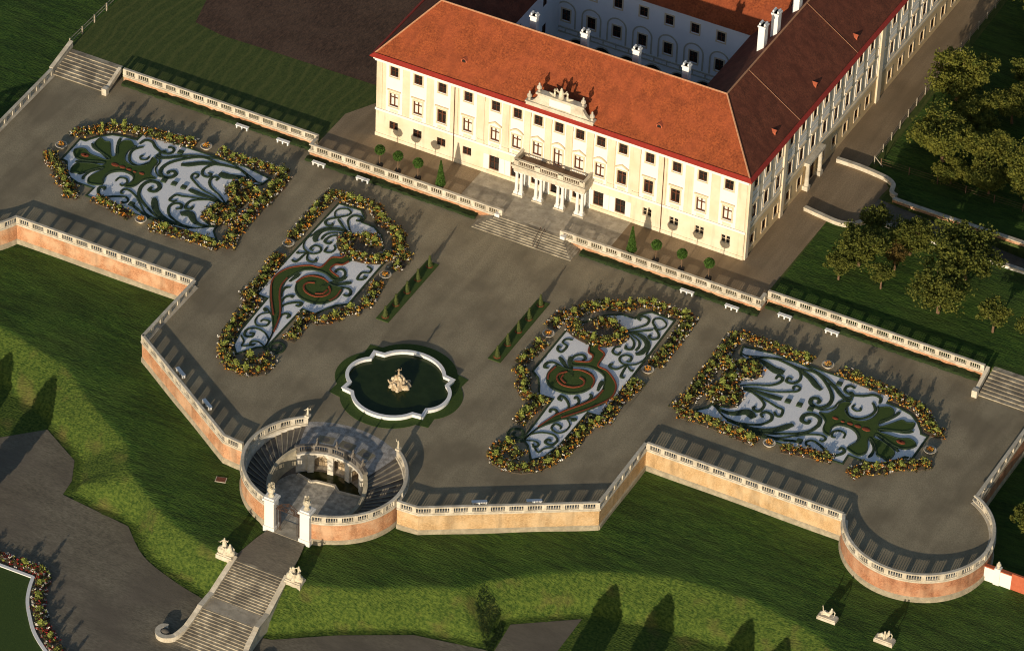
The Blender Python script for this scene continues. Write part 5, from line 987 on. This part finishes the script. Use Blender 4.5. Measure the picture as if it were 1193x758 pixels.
# gate piers with vases, iron gate
for sg in (-1,1):
    x = sg*2.55; p_ = MB(); p_.obox((x,-73.25,ZF-.4), 1.35, 1.25, 5.2); p_.obox((x,-73.25,ZF-.4), 1.6, 1.5, 1.0); p_.obox((x,-73.25,1.35), 1.75, 1.65, .3); p_.obox((x,-73.25,1.65), 1.35, 1.25, .25); p_.build('gate_pier', M['white'], gr)
    v_ = MB(); v_.lathe((x,-73.25,1.9), [(.45,0),(.3,.25),(.22,.4),(.5,.8),(.55,1.05),(.3,1.3),(.2,1.4)], 10); leafquads(v_, (x,-73.25,3.4), .45, 70, .12, 0, .9); leafquads(v_, (x,-73.25,3.8), .22, 30, .1, 0, 1.3); v_.build('pier_vase', M['statue'], gr)
mb = MB()
for k in range(17):
    x = -1.85+3.7*k/16; top = .1+1.5*math.cos(x/1.9*1.2)-.4; mb.tube([(x,-73.3,ZF+.05),(x,-73.3,max(-.9,top) if abs(x) < .0 else .15)], .035, 5) if abs(x) > 1.0 else None
for k in range(42):
    t = random.uniform(-1.8,1.8); z = .1+random.uniform(0,1.)*(1.5-abs(t)*.6); r_ = random.uniform(.12,.3)
    mb.tube([(t+r_*math.cos(q*1.05)*(.4+q*.1),-73.3,z+r_*math.sin(q*1.05)*(.4+q*.1)) for q in range(7)], .035, 4)
mb.tube([(-1.9,-73.3,.05),(1.9,-73.3,.05)], .05, 5); mb.tube([(-1.9,-73.3,.0),(-1.2,-73.3,1.0),(0,-73.3,1.6),(1.2,-73.3,1.0),(1.9,-73.3,.0)], .05, 5)
mb.build('iron_gate', M['iron'], gr)
mb = MB()
for k in range(6): mb.box(-1.85,-74.0+.45*k,ZF+.02,1.85,-74.0+.45*k+.43,ZF+.10)
mb.build('gate_threshold', M['paving'], gr)
figs = [blob_mesh('stone_figure', standing(0,0,0,1.25,.4,((.2,-.1,.75),(-.25,-.1,.4))), .045), blob_mesh('stone_figure', standing(0,0,0,1.25,-.5,((.25,-.2,.45),(-.2,-.1,.8))), .045)]
for m_ in figs: m_.materials.append(M['statue'])
for sg, side, m_ in ((-1,'left',figs[0]),(1,'right',figs[1])):
    x, y = ring(52 if sg > 0 else 128, CA-.2, CB-.2)
    r = tag(empty('garden_statue', (x,y,1.07)), f'small pale statue on the balustrade end {side} of the grotto platform', 'statue')
    mb = MB(); mb.obox((0,0,0), .62, .62, .28); mb.build('base', M['stone'], r); link('figure', m_, r, (0,0,.26))
# statues along the platform railing
pf = blob_mesh('railing_figure', standing(0,0,0,1.15,0,((.15,-.1,.6),(-.3,-.1,.5)))+[((-.25,0,.05),(-.1,0,.5),.16,.12),((.3,.05,.05),(.2,.05,.35),.15,.1)], .05); pf.materials.append(M['darkstone'])
for a, nm in ((116,'leftmost'),(93,'second from the left'),(70,'third from the left'),(50,'rightmost')):
    p = inner(a,.15); tag(link('railing_statue', pf, None, (p[0],p[1],1.04), random.random()*3), f'dark weathered figure on the grotto platform railing, {nm}', 'statue', 'figures on the grotto railing')

# ------------------------------------------------------------------ great lower stair
ls = tag(empty('lower_stair', (0,-88,ZP)), 'long stone stair in two flights with landing and curved end walls, below the gate', 'steps')
mb = MB(); n = 15
def stx(y): return 3.52+(-80.3-y)*.045
for k in range(n):
    y1 = -80.2-5.6*k/n; z = -3.7-2.0*k/n; hw = stx(y1); mb.prism([(-hw,y1-5.6/n-.05),(hw,y1-5.6/n-.05),(hw,y1),(-hw,y1)], -9, z)
mb.prism([(-3.78,-88.3),(3.78,-88.3),(3.78,-85.8),(-3.78,-85.8)], -9, -5.71)
n2 = 13
for k in range(n2):
    y1 = -88.3-5.4*k/n2; z = -5.74-1.96*(k+.6)/n2; t = (k+1)/n2; hw = 3.85+2.6*max(0,t-.35)**1.6; mb.prism([(-hw,y1-5.4/n2-.05),(hw,y1-5.4/n2-.05),(hw,y1),(-hw,y1)], -9, z)
o = mb.build('treads', M['steps'], ls); o.location = (0,88,-ZP)
mb = MB(); mb.prism([(-3.7,-88.2),(3.7,-88.2),(3.7,-85.9),(-3.7,-85.9)], -6, -5.69, sides=False); o = mb.build('landing', M['paving'], ls); o.location = (0,88,-ZP)
for sg in (-1,1):
    pts = [(sg*3.72,-80.3),(sg*3.98,-85.7),(sg*4.02,-88.4),(sg*4.3,-91.4),(sg*4.9,-93.2),(sg*5.9,-93.9),(sg*6.8,-93.8),(sg*7.3,-93.1),(sg*7.15,-92.3),(sg*6.5,-92.0)]
    zs = [-3.5,-5.45,-5.5,-6.7,-7.1,-7.2,-7.2,-7.2,-7.2,-7.2]
    sm = smooth(pts[2:], 5); L_ = len(sm); zz = [float(np.interp(i/(L_-1)*(len(pts)-3), range(len(pts)-2), zs[2:])) for i in range(L_)]
    mb = MB(); q = pts[:2]+sm; z_ = zs[:2]+zz
    mb.sweep(q, [(-.28,-2.5),(.28,-2.5),(.28,.12),(-.28,.12)], zs=z_); mb.sweep(q, [(-.34,.12),(.34,.12),(.34,.28),(-.34,.28)], zs=z_)
    o = mb.build('side_wall', M['stone'], ls); o.location = (0,88,-ZP)
    b_ = MB(); b_.lathe((sg*6.4,-92.9,ZP), [(.62,0),(.68,.3),(.6,.65),(.38,.85),(.1,.95)], 14); o = b_.build('end_boulder', M['darkstone'], ls, True); o.location = (0,88,-ZP)
grp = [blob_mesh('figure_group', reclining(1.9,.0,s)+[(a,b,c,d) for a,b,c,d in standing(-.35*s,.2,.1,1.35,.3*s,((.2,-.1,.6),(-.3,-.2,.5)))]+[((-.6,0,.15),(.6,0,.15),.42,.4),((-.3,.2,.3),(-.35,.2,.9),.36,.22),((.5,-.1,.2),(.55,-.1,.7),.32,.2),((.0,-.35,.1),(.1,-.3,.45),.25,.17),((.1,-.32,.6),(.1,-.32,.66),.12,.12)], .055, .01) for s in (1,-1)]
for sg, side, m_ in ((-1,'left',grp[0]),(1,'right',grp[1])):
    r = tag(empty('statue_group', (sg*4.9,-80.4,-3.95)), f'stone figure group on the pedestal at the {side} head of the lower stair', 'statue')
    mb = MB(); mb.obox((0,0,-.3), 2.3, 1.5, .95); mb.obox((0,0,.65), 2.05, 1.25, .2); mb.build('pedestal', M['stone'], r); link('figures', m_, r, (0,0,.80)).scale = (1.2,1.2,1.45); m_.materials.append(M['statue'])
for (x,y), lb, s in (((65.6,-54.2),'pale reclining sphinx statue on a plinth on the lawn, left of the pair',1),((73.4,-54.4),'pale seated sphinx statue on a plinth on the lawn, right of the pair',-1)):
    m_ = blob_mesh('sphinx_figure', reclining(1.9,0,1)+([((-.6,.05,.4),(-.75,.1,1.0),.09,.06)] if s > 0 else [((.0,-.3,.2),(.1,-.35,.9),.16,.12),((.1,-.35,1.0),(.1,-.35,1.08),.12,.12)]), .055, .008); m_.materials.append(M['statue'])
    z_ = ground(x,y); r = tag(empty('lawn_statue', (x,y,z_)), lb, 'statue', 'statues on the lower lawn')
    mb = MB(); mb.obox((0,0,-.2), 2.5, 1.15, .62, 0); mb.obox((0,0,.42), 2.3, .98, .18, 0); mb.build('plinth', M['stone'], r); link('figure', m_, r, (0,0,.57)).scale = (1.05,1.05,1.3)

# ------------------------------------------------------------------ benches
mb = MB(); mb.box(-.95,-.24,.40,.95,.24,.50); mb.box(-.85,-.18,.33,.85,.18,.40)
for x in (-.78,0,.78): mb.box(x-.09,-.2,0,x+.09,.2,.40)
bme = bpy.data.meshes.new('seat'); bm2 = MB(); bm2.box(-.98,-.25,.44,.98,.25,.56); bme.from_pydata(bm2.v,[],bm2.f); bme.materials.append(M['paint'])
lme = bpy.data.meshes.new('leg'); bm2 = MB(); bm2.box(-.09,-.2,0,.09,.2,.44); lme.from_pydata(bm2.v,[],bm2.f); lme.materials.append(M['paint'])
bench = [(-45.3,-6.75,0,'white bench nearest the broad left steps along the rear hedge'),(-38.75,-6.85,0,'white bench along the rear hedge just left of the wall corner at the palace'),(-32,-8.85,0,'white bench by the hedge just right of the left wall corner'),(-25.1,-8.9,0,'white bench by the hedge behind the left inner parterre'),
 (24.1,-8.9,0,'white bench by the hedge behind the right inner parterre'),(30.7,-8.9,0,'white bench by the hedge just left of the right wall corner'),(37.6,-7.1,0,'white bench along the rear hedge just right of the wall corner by the orchard'),(44.4,-7.,0,'white bench nearest the far right steps along the orchard hedge'),
 (-25.6,-56.6,-.56,'upper white bench in the balustrade shade left of the grotto'),(-19.4,-60.4,-.56,'lower white bench in the balustrade shade left of the grotto'),(19.9,-60.0,.56,'white bench in the balustrade shade right of the grotto, nearer to it'),(25.8,-56.4,.56,'white bench in the balustrade shade right of the grotto, farther from it')]
for x, y, a, lb in bench:
    r = tag(empty('bench', (x,y,.01), a), lb, 'bench', 'white benches on the terrace'); link('seat', bme, r)
    for q in (-.8,0,.8): link('leg', lme, r, (q,0,0))

# ------------------------------------------------------------------ potted bay trees before the palace
def leafmesh(name, pts_fn, n, size, m, flat=1.):
    mb = MB()
    for _ in range(n): leafquads(mb, pts_fn(), .03, 1, size, 0, 1., .3)
    me = bpy.data.meshes.new(name); me.from_pydata(mb.v,[],mb.f); me.materials.append(m); return me
def sph(r):
    def f():
        d = Vector((random.gauss(0,1),random.gauss(0,1),random.gauss(0,1))).normalized()*r*random.uniform(.8,1.02); return (d.x,d.y,d.z)
    return f
def con():
    t = random.random()**1.5; a = random.random()*6.28; r = .62*(1-t)*random.uniform(.8,1.05)+.02; return (r*math.cos(a),r*math.sin(a),3.9*t)
pomme = leafmesh('crown', sph(.68), 1400, .085, M['pomleaf'])
core = MB(); core.lathe((0,0,0), [(.05,-.58),(.36,-.48),(.58,0),(.36,.48),(.05,.58)], 10)
b0 = len(core.v); 
tmp = MB(); tmp.add(core.v, core.f); pv = [tuple(v.co) for v in pomme.vertices]; pf_ = [tuple(p.vertices) for p in pomme.polygons]; tmp.add(pv, pf_)
pomme = bpy.data.meshes.new('crown'); pomme.from_pydata(tmp.v,[],tmp.f); pomme.materials.append(M['pomleaf'])
coneme0 = leafmesh('c', con, 2200, .085, M['pomleaf']); tmp = MB(); tmp.lathe((0,0,0), [(.5,0),(.52,.2),(.02,3.7)], 10); tmp.add([tuple(v.co) for v in coneme0.vertices],[tuple(p.vertices) for p in coneme0.polygons])
coneme = bpy.data.meshes.new('crown'); coneme.from_pydata(tmp.v,[],tmp.f); coneme.materials.append(M['pomleaf'])
tm = MB(); tm.tube([(0,0,.4),(0,0,2.3)], .06, 6); trme = bpy.data.meshes.new('trunk'); trme.from_pydata(tm.v,[],tm.f); trme.materials.append(M['bark'])
tm = MB(); tm.obox((0,0,.06), .62, .62, .55, 0, 0, 1.12)
for x in (-.24,.24):
    for y in (-.24,.24): tm.obox((x,y,0), .1, .1, .08)
tbme = bpy.data.meshes.new('tub'); tbme.from_pydata(tm.v,[],tm.f); tbme.materials.append(M['tub'])
def potted(x, y, kind, lb):
    r = tag(empty('potted_cone_tree' if kind else 'potted_ball_tree', (x,y,ZU+.02)), lb, 'potted tree', 'clipped trees in tubs before the palace')
    link('tub', tbme, r); link('trunk', trme, r); link('crown', coneme if kind else pomme, r, (0,0,.72 if kind else 2.95), random.random()*6); return r
for x, lb in ((-23.9,'ball-clipped potted tree, leftmost of those before the palace'),(-21.1,'ball-clipped potted tree, middle one left of the front steps'),(-18.0,'ball-clipped potted tree beside the cone tree left of the front steps')): potted(x,-6.3,0,lb)
potted(-14.5,-6.3,1,'tall cone-clipped potted tree left of the front steps')
potted(14.5,-6.3,1,'tall cone-clipped potted tree right of the front steps')
for x, lb in ((18.1,'ball-clipped potted tree beside the cone tree right of the front steps'),(21.9,'ball-clipped potted tree, middle one right of the front steps'),(25.9,'ball-clipped potted tree, rightmost of those before the palace')): potted(x,-6.3,0,lb)

# ------------------------------------------------------------------ trees
def tree_meshes(h, r, n, lsize, leaf, seed, ell=.8, gap=.45):
    rnd = random.Random(seed); st = random.getstate(); random.seed(seed)
    tk = MB(); hb = h*.30; lean = (rnd.uniform(-.05,.05)*h, rnd.uniform(-.05,.05)*h)
    tk.tube([(0,0,-.3),(lean[0]*.3,lean[1]*.3,hb*.5),(lean[0]*.6,lean[1]*.6,hb),(lean[0],lean[1],h*.6)], [h*.036,h*.028,h*.024,h*.012], 7)
    cl = []; nb = 9+int(r*1.5)
    for k in range(nb):
        a = 6.283*k/nb*2.4+rnd.uniform(-.4,.4); el = rnd.uniform(.0,1.2); d = r*rnd.uniform(.45,.95)
        e = (lean[0]+d*math.cos(a)*math.cos(el*.8), lean[1]+d*math.sin(a)*math.cos(el*.8), h*.5+(h*.42)*math.sin(el)*rnd.uniform(.75,1.05)-rnd.uniform(0,.12)*h)
        s_ = (lean[0]*.6, lean[1]*.6, hb*rnd.uniform(.85,1.4)); mid = tuple((p+q)/2+rnd.uniform(-.2,.2) for p, q in zip(s_, e))
        tk.tube([s_, mid, e], [h*.014,h*.009,h*.003], 5); cl.append((e, r*rnd.uniform(.30,.48))); cl.append((mid, r*rnd.uniform(.2,.36)))
    lf = MB()
    sub = []
    for _ in range(int(nb*1.2)):
        d = Vector((random.gauss(0,1),random.gauss(0,1),random.gauss(0,1))).normalized(); f = random.uniform(.35,.92); cl.append(((lean[0]+d.x*r*f, lean[1]+d.y*r*f, h*.64+d.z*h*.28*f), r*random.uniform(.2,.36)))
    for (c, q) in cl:
        for _ in range(8):
            d = Vector((random.gauss(0,1),random.gauss(0,1),random.gauss(0,.8))).normalized()*q*random.uniform(.5,1.0); sub.append((Vector(c)+d, q*random.uniform(.3,.8)))
    per = max(6, int(n/len(sub)))
    for c, q in sub: leafquads(lf, tuple(c), q, int(per*random.uniform(.5,1.4)), lsize, 0, .75, .5)
    random.setstate(st)
    a = bpy.data.meshes.new('trunk'); a.from_pydata(tk.v,[],tk.f); a.materials.append(M['bark'])
    b = bpy.data.meshes.new('crown'); b.from_pydata(lf.v,[],lf.f); b.materials.append(leaf); return a, b
TV = {}
def tree(x, y, z, h, r, var, lb, group, name='orchard_tree'):
    hh, rr = {'a':(7.,3.2),'b':(7.,3.4),'c':(5.,2.),'d':(5.,2.),'g':(8.,3.8),'h':(8.,3.6)}[var]
    if var not in TV:
        TV[var] = tree_meshes(hh, rr, {'a':13000,'b':15000,'c':4200,'d':1600,'g':17000,'h':16000}[var], .115 if var in 'ghab' else .10, M[{'a':'treeleaf','b':'treeleaf','c':'treeleaf','d':'brownleaf','g':'darkleaf','h':'darkleaf'}[var]], ord(var))
    o = tag(empty(name, (x,y,z), random.random()*6.28), lb, 'tree', group); o.scale = (r/rr, r/rr, h/hh); link('trunk', TV[var][0], o); link('crown', TV[var][1], o); return o
OG = 'fruit trees on the orchard lawn'
for x,y,h,r,v,lb in ((55.3,2.7,7.2,3.9,'a','broad olive-green fruit tree with bare trunk in the middle of the orchard lawn'),(55.6,11.0,8.4,4.8,'b','largest fruit tree, beside the sunken drive wall'),(63.2,2.6,5.6,2.3,'c','small yellowish fruit tree with bare trunk nearest the right steps'),
  (42.0,6.6,6.6,3.6,'b','dense dark fruit tree nearest the palace corner on the orchard lawn'),(40.9,2.6,4.6,2.0,'c','thin young tree in front of the dense one near the palace road'),(47.0,12.2,6.2,3.2,'a','dark round fruit tree by the low kerb of the sunken drive'),(41.2,13.0,5.6,2.2,'c','small tree standing at the curved kerb of the drive'),
  (46.6,3.6,4.2,1.7,'c','small thin green tree between the dense tree and the broad one'),(46.6,8.2,4.4,1.7,'d','small brownish half-bare tree in the orchard'),(68.5,2.6,5.2,2.0,'c','small tree cut by the right picture edge on the orchard lawn')):
    tree(x,y,ZU,h,r,v,lb,OG)
GG = 'trees in the shaded garden beyond the road'
for x,y,h,r,v,lb in ((38.6,47.6,8.,4.3,'g','tall bushy garden tree standing closest to the palace road'),(42.6,33.6,7.5,4.2,'h','broad yellowish garden tree nearest the wire fence corner'),(48.2,35.2,6.6,3.6,'g','garden tree right of the broad yellowish one'),(44.0,41.5,5.6,3.0,'g','low dark garden tree between the two tall ones'),(47.5,46.5,5.5,2.9,'h','round garden tree right of the tall bushy one'),(45.8,55.0,5.4,2.2,'c','pale thin garden tree in deep shade'),(41.5,70.,7.5,3.2,'g','garden tree cut by the upper right picture corner'),(51.5,50.,6.,2.6,'g','garden tree at the right picture edge')):
    tree(x,y,ZU,h,r,v,lb,GG,'garden_tree')
# trees just outside the frame whose shade reaches into it
for k,(x,y,z,h,r,v) in enumerate(((57,31,ZU,8.5,4.4,'g'),(62,36,ZU,9,4.4,'h'),(58,44,ZU,8.5,4.2,'g'),(56,56,ZU,8.5,4.2,'h'),(66,29,ZU,8.,4.,'g'),(52,60,ZU,8,4,'g'),(50,70,ZU,9,4,'h'),(72,34,ZU,9,4.5,'g'),(76,20,-3,12,4.5,'h'),(73,14,ZU,9,4.2,'b'),(45.5,29.5,ZU,4.0,2.4,'g'),(51,30,ZU,5.0,3.0,'h'),(47,76,ZU,9,4.2,'g'),(44,84,ZU,9,4.2,'h'),(50,63,ZU,8,4,'g'),(46,66,ZU,6.5,3.4,'g'))):
    tree(x,y,z,h,r,v,'dense garden tree standing among others right of the drive wall and wire fence','trees at the dark right edge of the garden','garden_tree')
for x,y,h,r,v in ((84.5,-24,8,3.8,'h'),(81.3,-28.0,5.6,2.2,'c'),(82.5,-15,8,3.6,'g')):
    tree(x,y,ZL,h,r,v,'bushy tree below the right terrace wall','trees below the right terrace wall','wall_tree')
# slender trees in the lower garden (below the picture) that throw the long shadows on the bank
def cyp(seed):
    random.seed(seed); mb = MB()
    for _ in range(3600):
        t = random.random(); a = random.random()*6.28; r = (1.75*math.sin(math.pi*min(1,.12+t*.88))**.7)*random.uniform(.55,1.1); leafquads(mb, (r*math.cos(a),r*math.sin(a),.6+t*7.4), .15, 1, .2, 0)
    me = bpy.data.meshes.new('crown'); me.from_pydata(mb.v,[],mb.f); me.materials.append(M['yew'])
    tk = MB(); tk.tube([(0,0,-.3),(0,0,6)], [.2,.05], 6); t2 = bpy.data.meshes.new('trunk'); t2.from_pydata(tk.v,[],tk.f); t2.materials.append(M['bark']); return t2, me
CT = cyp(5)
for k,(x,y) in enumerate(((39.7,-61.6),(46.4,-60.8),(57.2,-60.3),(62.6,-60.6),(-42.2,-61.8),(-49.8,-61.6))):
    d = 22.; o = tag(empty('columnar_tree', (x+.095*d, y-.9955*d, ZP)), 'dense columnar tree in the lower garden throwing a long shadow up the bank', 'tree', 'columnar trees of the lower garden')
    link('trunk', CT[0], o); link('crown', CT[1], o, None, k); o.scale = (1,1,.98)

# ------------------------------------------------------------------ fences
def fence(name, label, pts, h, step, m, wires=3, wr=.018, pr=.06, brace=None):
    r = tag(empty(name), label, 'fence'); L = plen(pts); n = int(L/step)
    me = MB()
    for k in range(1, wires+1):
        for s0 in range(n):
            a, _ = at_s(pts, s0*step); b, _ = at_s(pts, (s0+1)*step); z = ZU+h*k/(wires+.2); me.tube([(a[0],a[1],z),(b[0],b[1],z)], wr, 4)
    me.build('rails', m, r)
    for k in range(min(n+1, 60)):
        p, d = at_s(pts, k*step); q = MB(); q.obox((p[0],p[1],ZU-.2), pr*2, pr*2, h+.2); q.build('post', m, r)
    return r
f_ = fence('wire_fence', 'wire fence on pale posts along the palace road', [(34.6,28.4),(34.2,45),(34.6,70),(35.4,120)], 1.35, 3.05, M['wood'])
q = MB(); q.tube([(34.6,28.4,ZU+1.2),(35.9,28.3,ZU+.05)], .07, 5); q.build('brace', M['wood'], f_)
fence('wire_fence', 'wire fence on grey posts running right between road garden and drive wall', [(35.6,28.35),(60,28.6),(90,29)], 1.3, 4.2, M['bark'])
fence('field_fence', 'weathered wooden fence beside the mown field in the upper left', [(-75.3,-3.2),(-75.4,40),(-75.4,90)], 1.2, 3.3, M['wood'], 2, .05, .09)
# low walls of the forecourt and the drive
def lowwall(label, pts, z0, z1, m, cap=True, th=.45, zs=None, name='low_wall'):
    r = tag(empty(name), label, 'wall'); p = pts; mb = MB(); mb.sweep(p, [(-th/2,z0),(th/2,z0),(th/2,z1),(-th/2,z1)], zs=zs); mb.build('wall_body', m, r)
    if cap: mb = MB(); mb.sweep(p, [(-th/2-.08,z1),(th/2+.08,z1),(th/2+.08,z1+.14),(-th/2-.08,z1+.14)], zs=zs); mb.build('coping', M['stone'], r)
    return r
lowwall('curved pale low wall round the upper side of the forecourt', smooth([(29.9,26.2),(33.1,26.2),(36,25.9),(37.9,25.5),(39.1,24.6),(39.5,23.1),(40.4,22.6)],6), ZU-.2, ZU+.55, M['stone'])
lowwall('curved pale low wall on the lower side of the forecourt', smooth([(30.6,14.1),(33.8,13.6),(36.1,13.4),(37.8,14.0),(39.0,15.6)],6), ZU-.2, ZU+.5, M['stone'])
lowwall('long brick wall with white coping on the far side of the sunken drive', [(40.3,21.9),(44,21.75),(75,21.7),(110,21.7)], -3.5, ZU+.45, M['brick'])
lowwall('white coped wall on the near side of the sunken drive', [(41.6,16.3),(46,16.2),(75,16.2),(110,16.2)], -3.5, ZU+.4, M['white'])
# white and red wall at the lower right
r = tag(empty('garden_wall'), 'white garden wall with tiled top ending in a red panel beside the round bastion', 'wall')
mb = MB(); mb.box(79.3,-37.9,ZL-.5,83.2,-37.5,-1.15); mb.build('white_section', M['white'], r)
mb = MB(); mb.box(79.3,-37.98,-1.15,83.2,-37.42,-1.0); mb.build('coping', M['terracotta'], r)
mb = MB(); mb.box(83.2,-37.85,ZL-.5,95,-37.55,-.85); mb.build('red_section', M['terracotta'], r)
mb = MB(); mb.box(80.9,-38.05,ZL-.5,81.7,-37.35,-.75); mb.build('pier', M['white'], r)
mb = MB(); mb.lathe((81.3,-37.7,-.75), [(.2,0),(.14,.15),(.3,.4),(.3,.6),(.12,.75),(.16,.85),(.04,1.0)], 8); mb.build('vase', M['statue'], r)
# hatch in the lawn
hx, hy = -12.6, -68.6
mb = MB(); z = ground(hx,hy); mb.obox((hx,hy,z-.1), 1.4, 1.0, .19, .3); h_ = tag(mb.build('lawn_hatch', M['stone']), 'small rusty inspection hatch in the lawn left of the grotto', 'hatch')
mb = MB(); mb.obox((hx,hy,z+.092), 1.2, .82, .02, .3); mb.build('hatch_lid', M['hatch'], h_)

# rough dark ground cover in the fold of the bank
gc = MB(); fold = [(25.2,-69.),(25.6,-71.6),(28.,-74.4),(30.2,-76.4),(30.,-73.),(29.3,-70.6),(27.2,-69.4)]
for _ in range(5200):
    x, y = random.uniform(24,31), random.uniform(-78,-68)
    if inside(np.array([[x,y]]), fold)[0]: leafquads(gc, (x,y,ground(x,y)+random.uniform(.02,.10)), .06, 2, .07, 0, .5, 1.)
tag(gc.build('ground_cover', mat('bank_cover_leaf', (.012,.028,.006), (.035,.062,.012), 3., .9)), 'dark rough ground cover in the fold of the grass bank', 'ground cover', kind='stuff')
# ------------------------------------------------------------------ lower left flower bed
curb = [(-75,-92.1),(-45,-92.05),(-31,-92.),(-26.2,-91.9)]+smooth([(-25.9,-92.0),(-25.2,-94),(-24.1,-96.2),(-22.3,-98.5),(-20.3,-100.6),(-17.5,-102.6),(-12,-106)],4)
mb = MB(); mb.prism(curb+[(-12,-125),(-75,-125)], -9, ZP+.10, sides=False); struct('lower_lawn', mb, M['shortgrass'])
lbed = tag(empty('lower_flower_bed'), 'curving bed of red and white flowers with pale kerb in the lower left corner', 'flower bed')
mb = MB(); mb.sweep(curb, [(-.02,ZP),(.42,ZP),(.42,ZP+.22),(-.02,ZP+.22)]); mb.build('kerb', M['paint'], lbed)
nr = miter(curb); cl = [(p[0]-n_[0]*1.15, p[1]-n_[1]*1.15) for p, n_ in zip(curb[1:-1], nr[1:-1])]
border([(cl,1.7)], lbed, ident, 'the lower left lawn', tall=2.4, redmix=True, base=ZP+.03)

# ------------------------------------------------------------------ put each thing's empty at its base
for o in [o for o in SC.objects if o.parent is None and o.type == 'EMPTY' and tuple(o.location) == (0,0,0)]:
    pts = [c.matrix_basis @ Vector(b) for c in o.children if c.type == 'MESH' for b in c.bound_box]
    if not pts: continue
    lo = Vector((min(p.x for p in pts), min(p.y for p in pts), min(p.z for p in pts))); hi = Vector((max(p.x for p in pts), max(p.y for p in pts), 0))
    base = Vector(((lo.x+hi.x)/2, (lo.y+hi.y)/2, lo.z)); o.location = base
    for c in o.children: c.location = Vector(c.location)-base
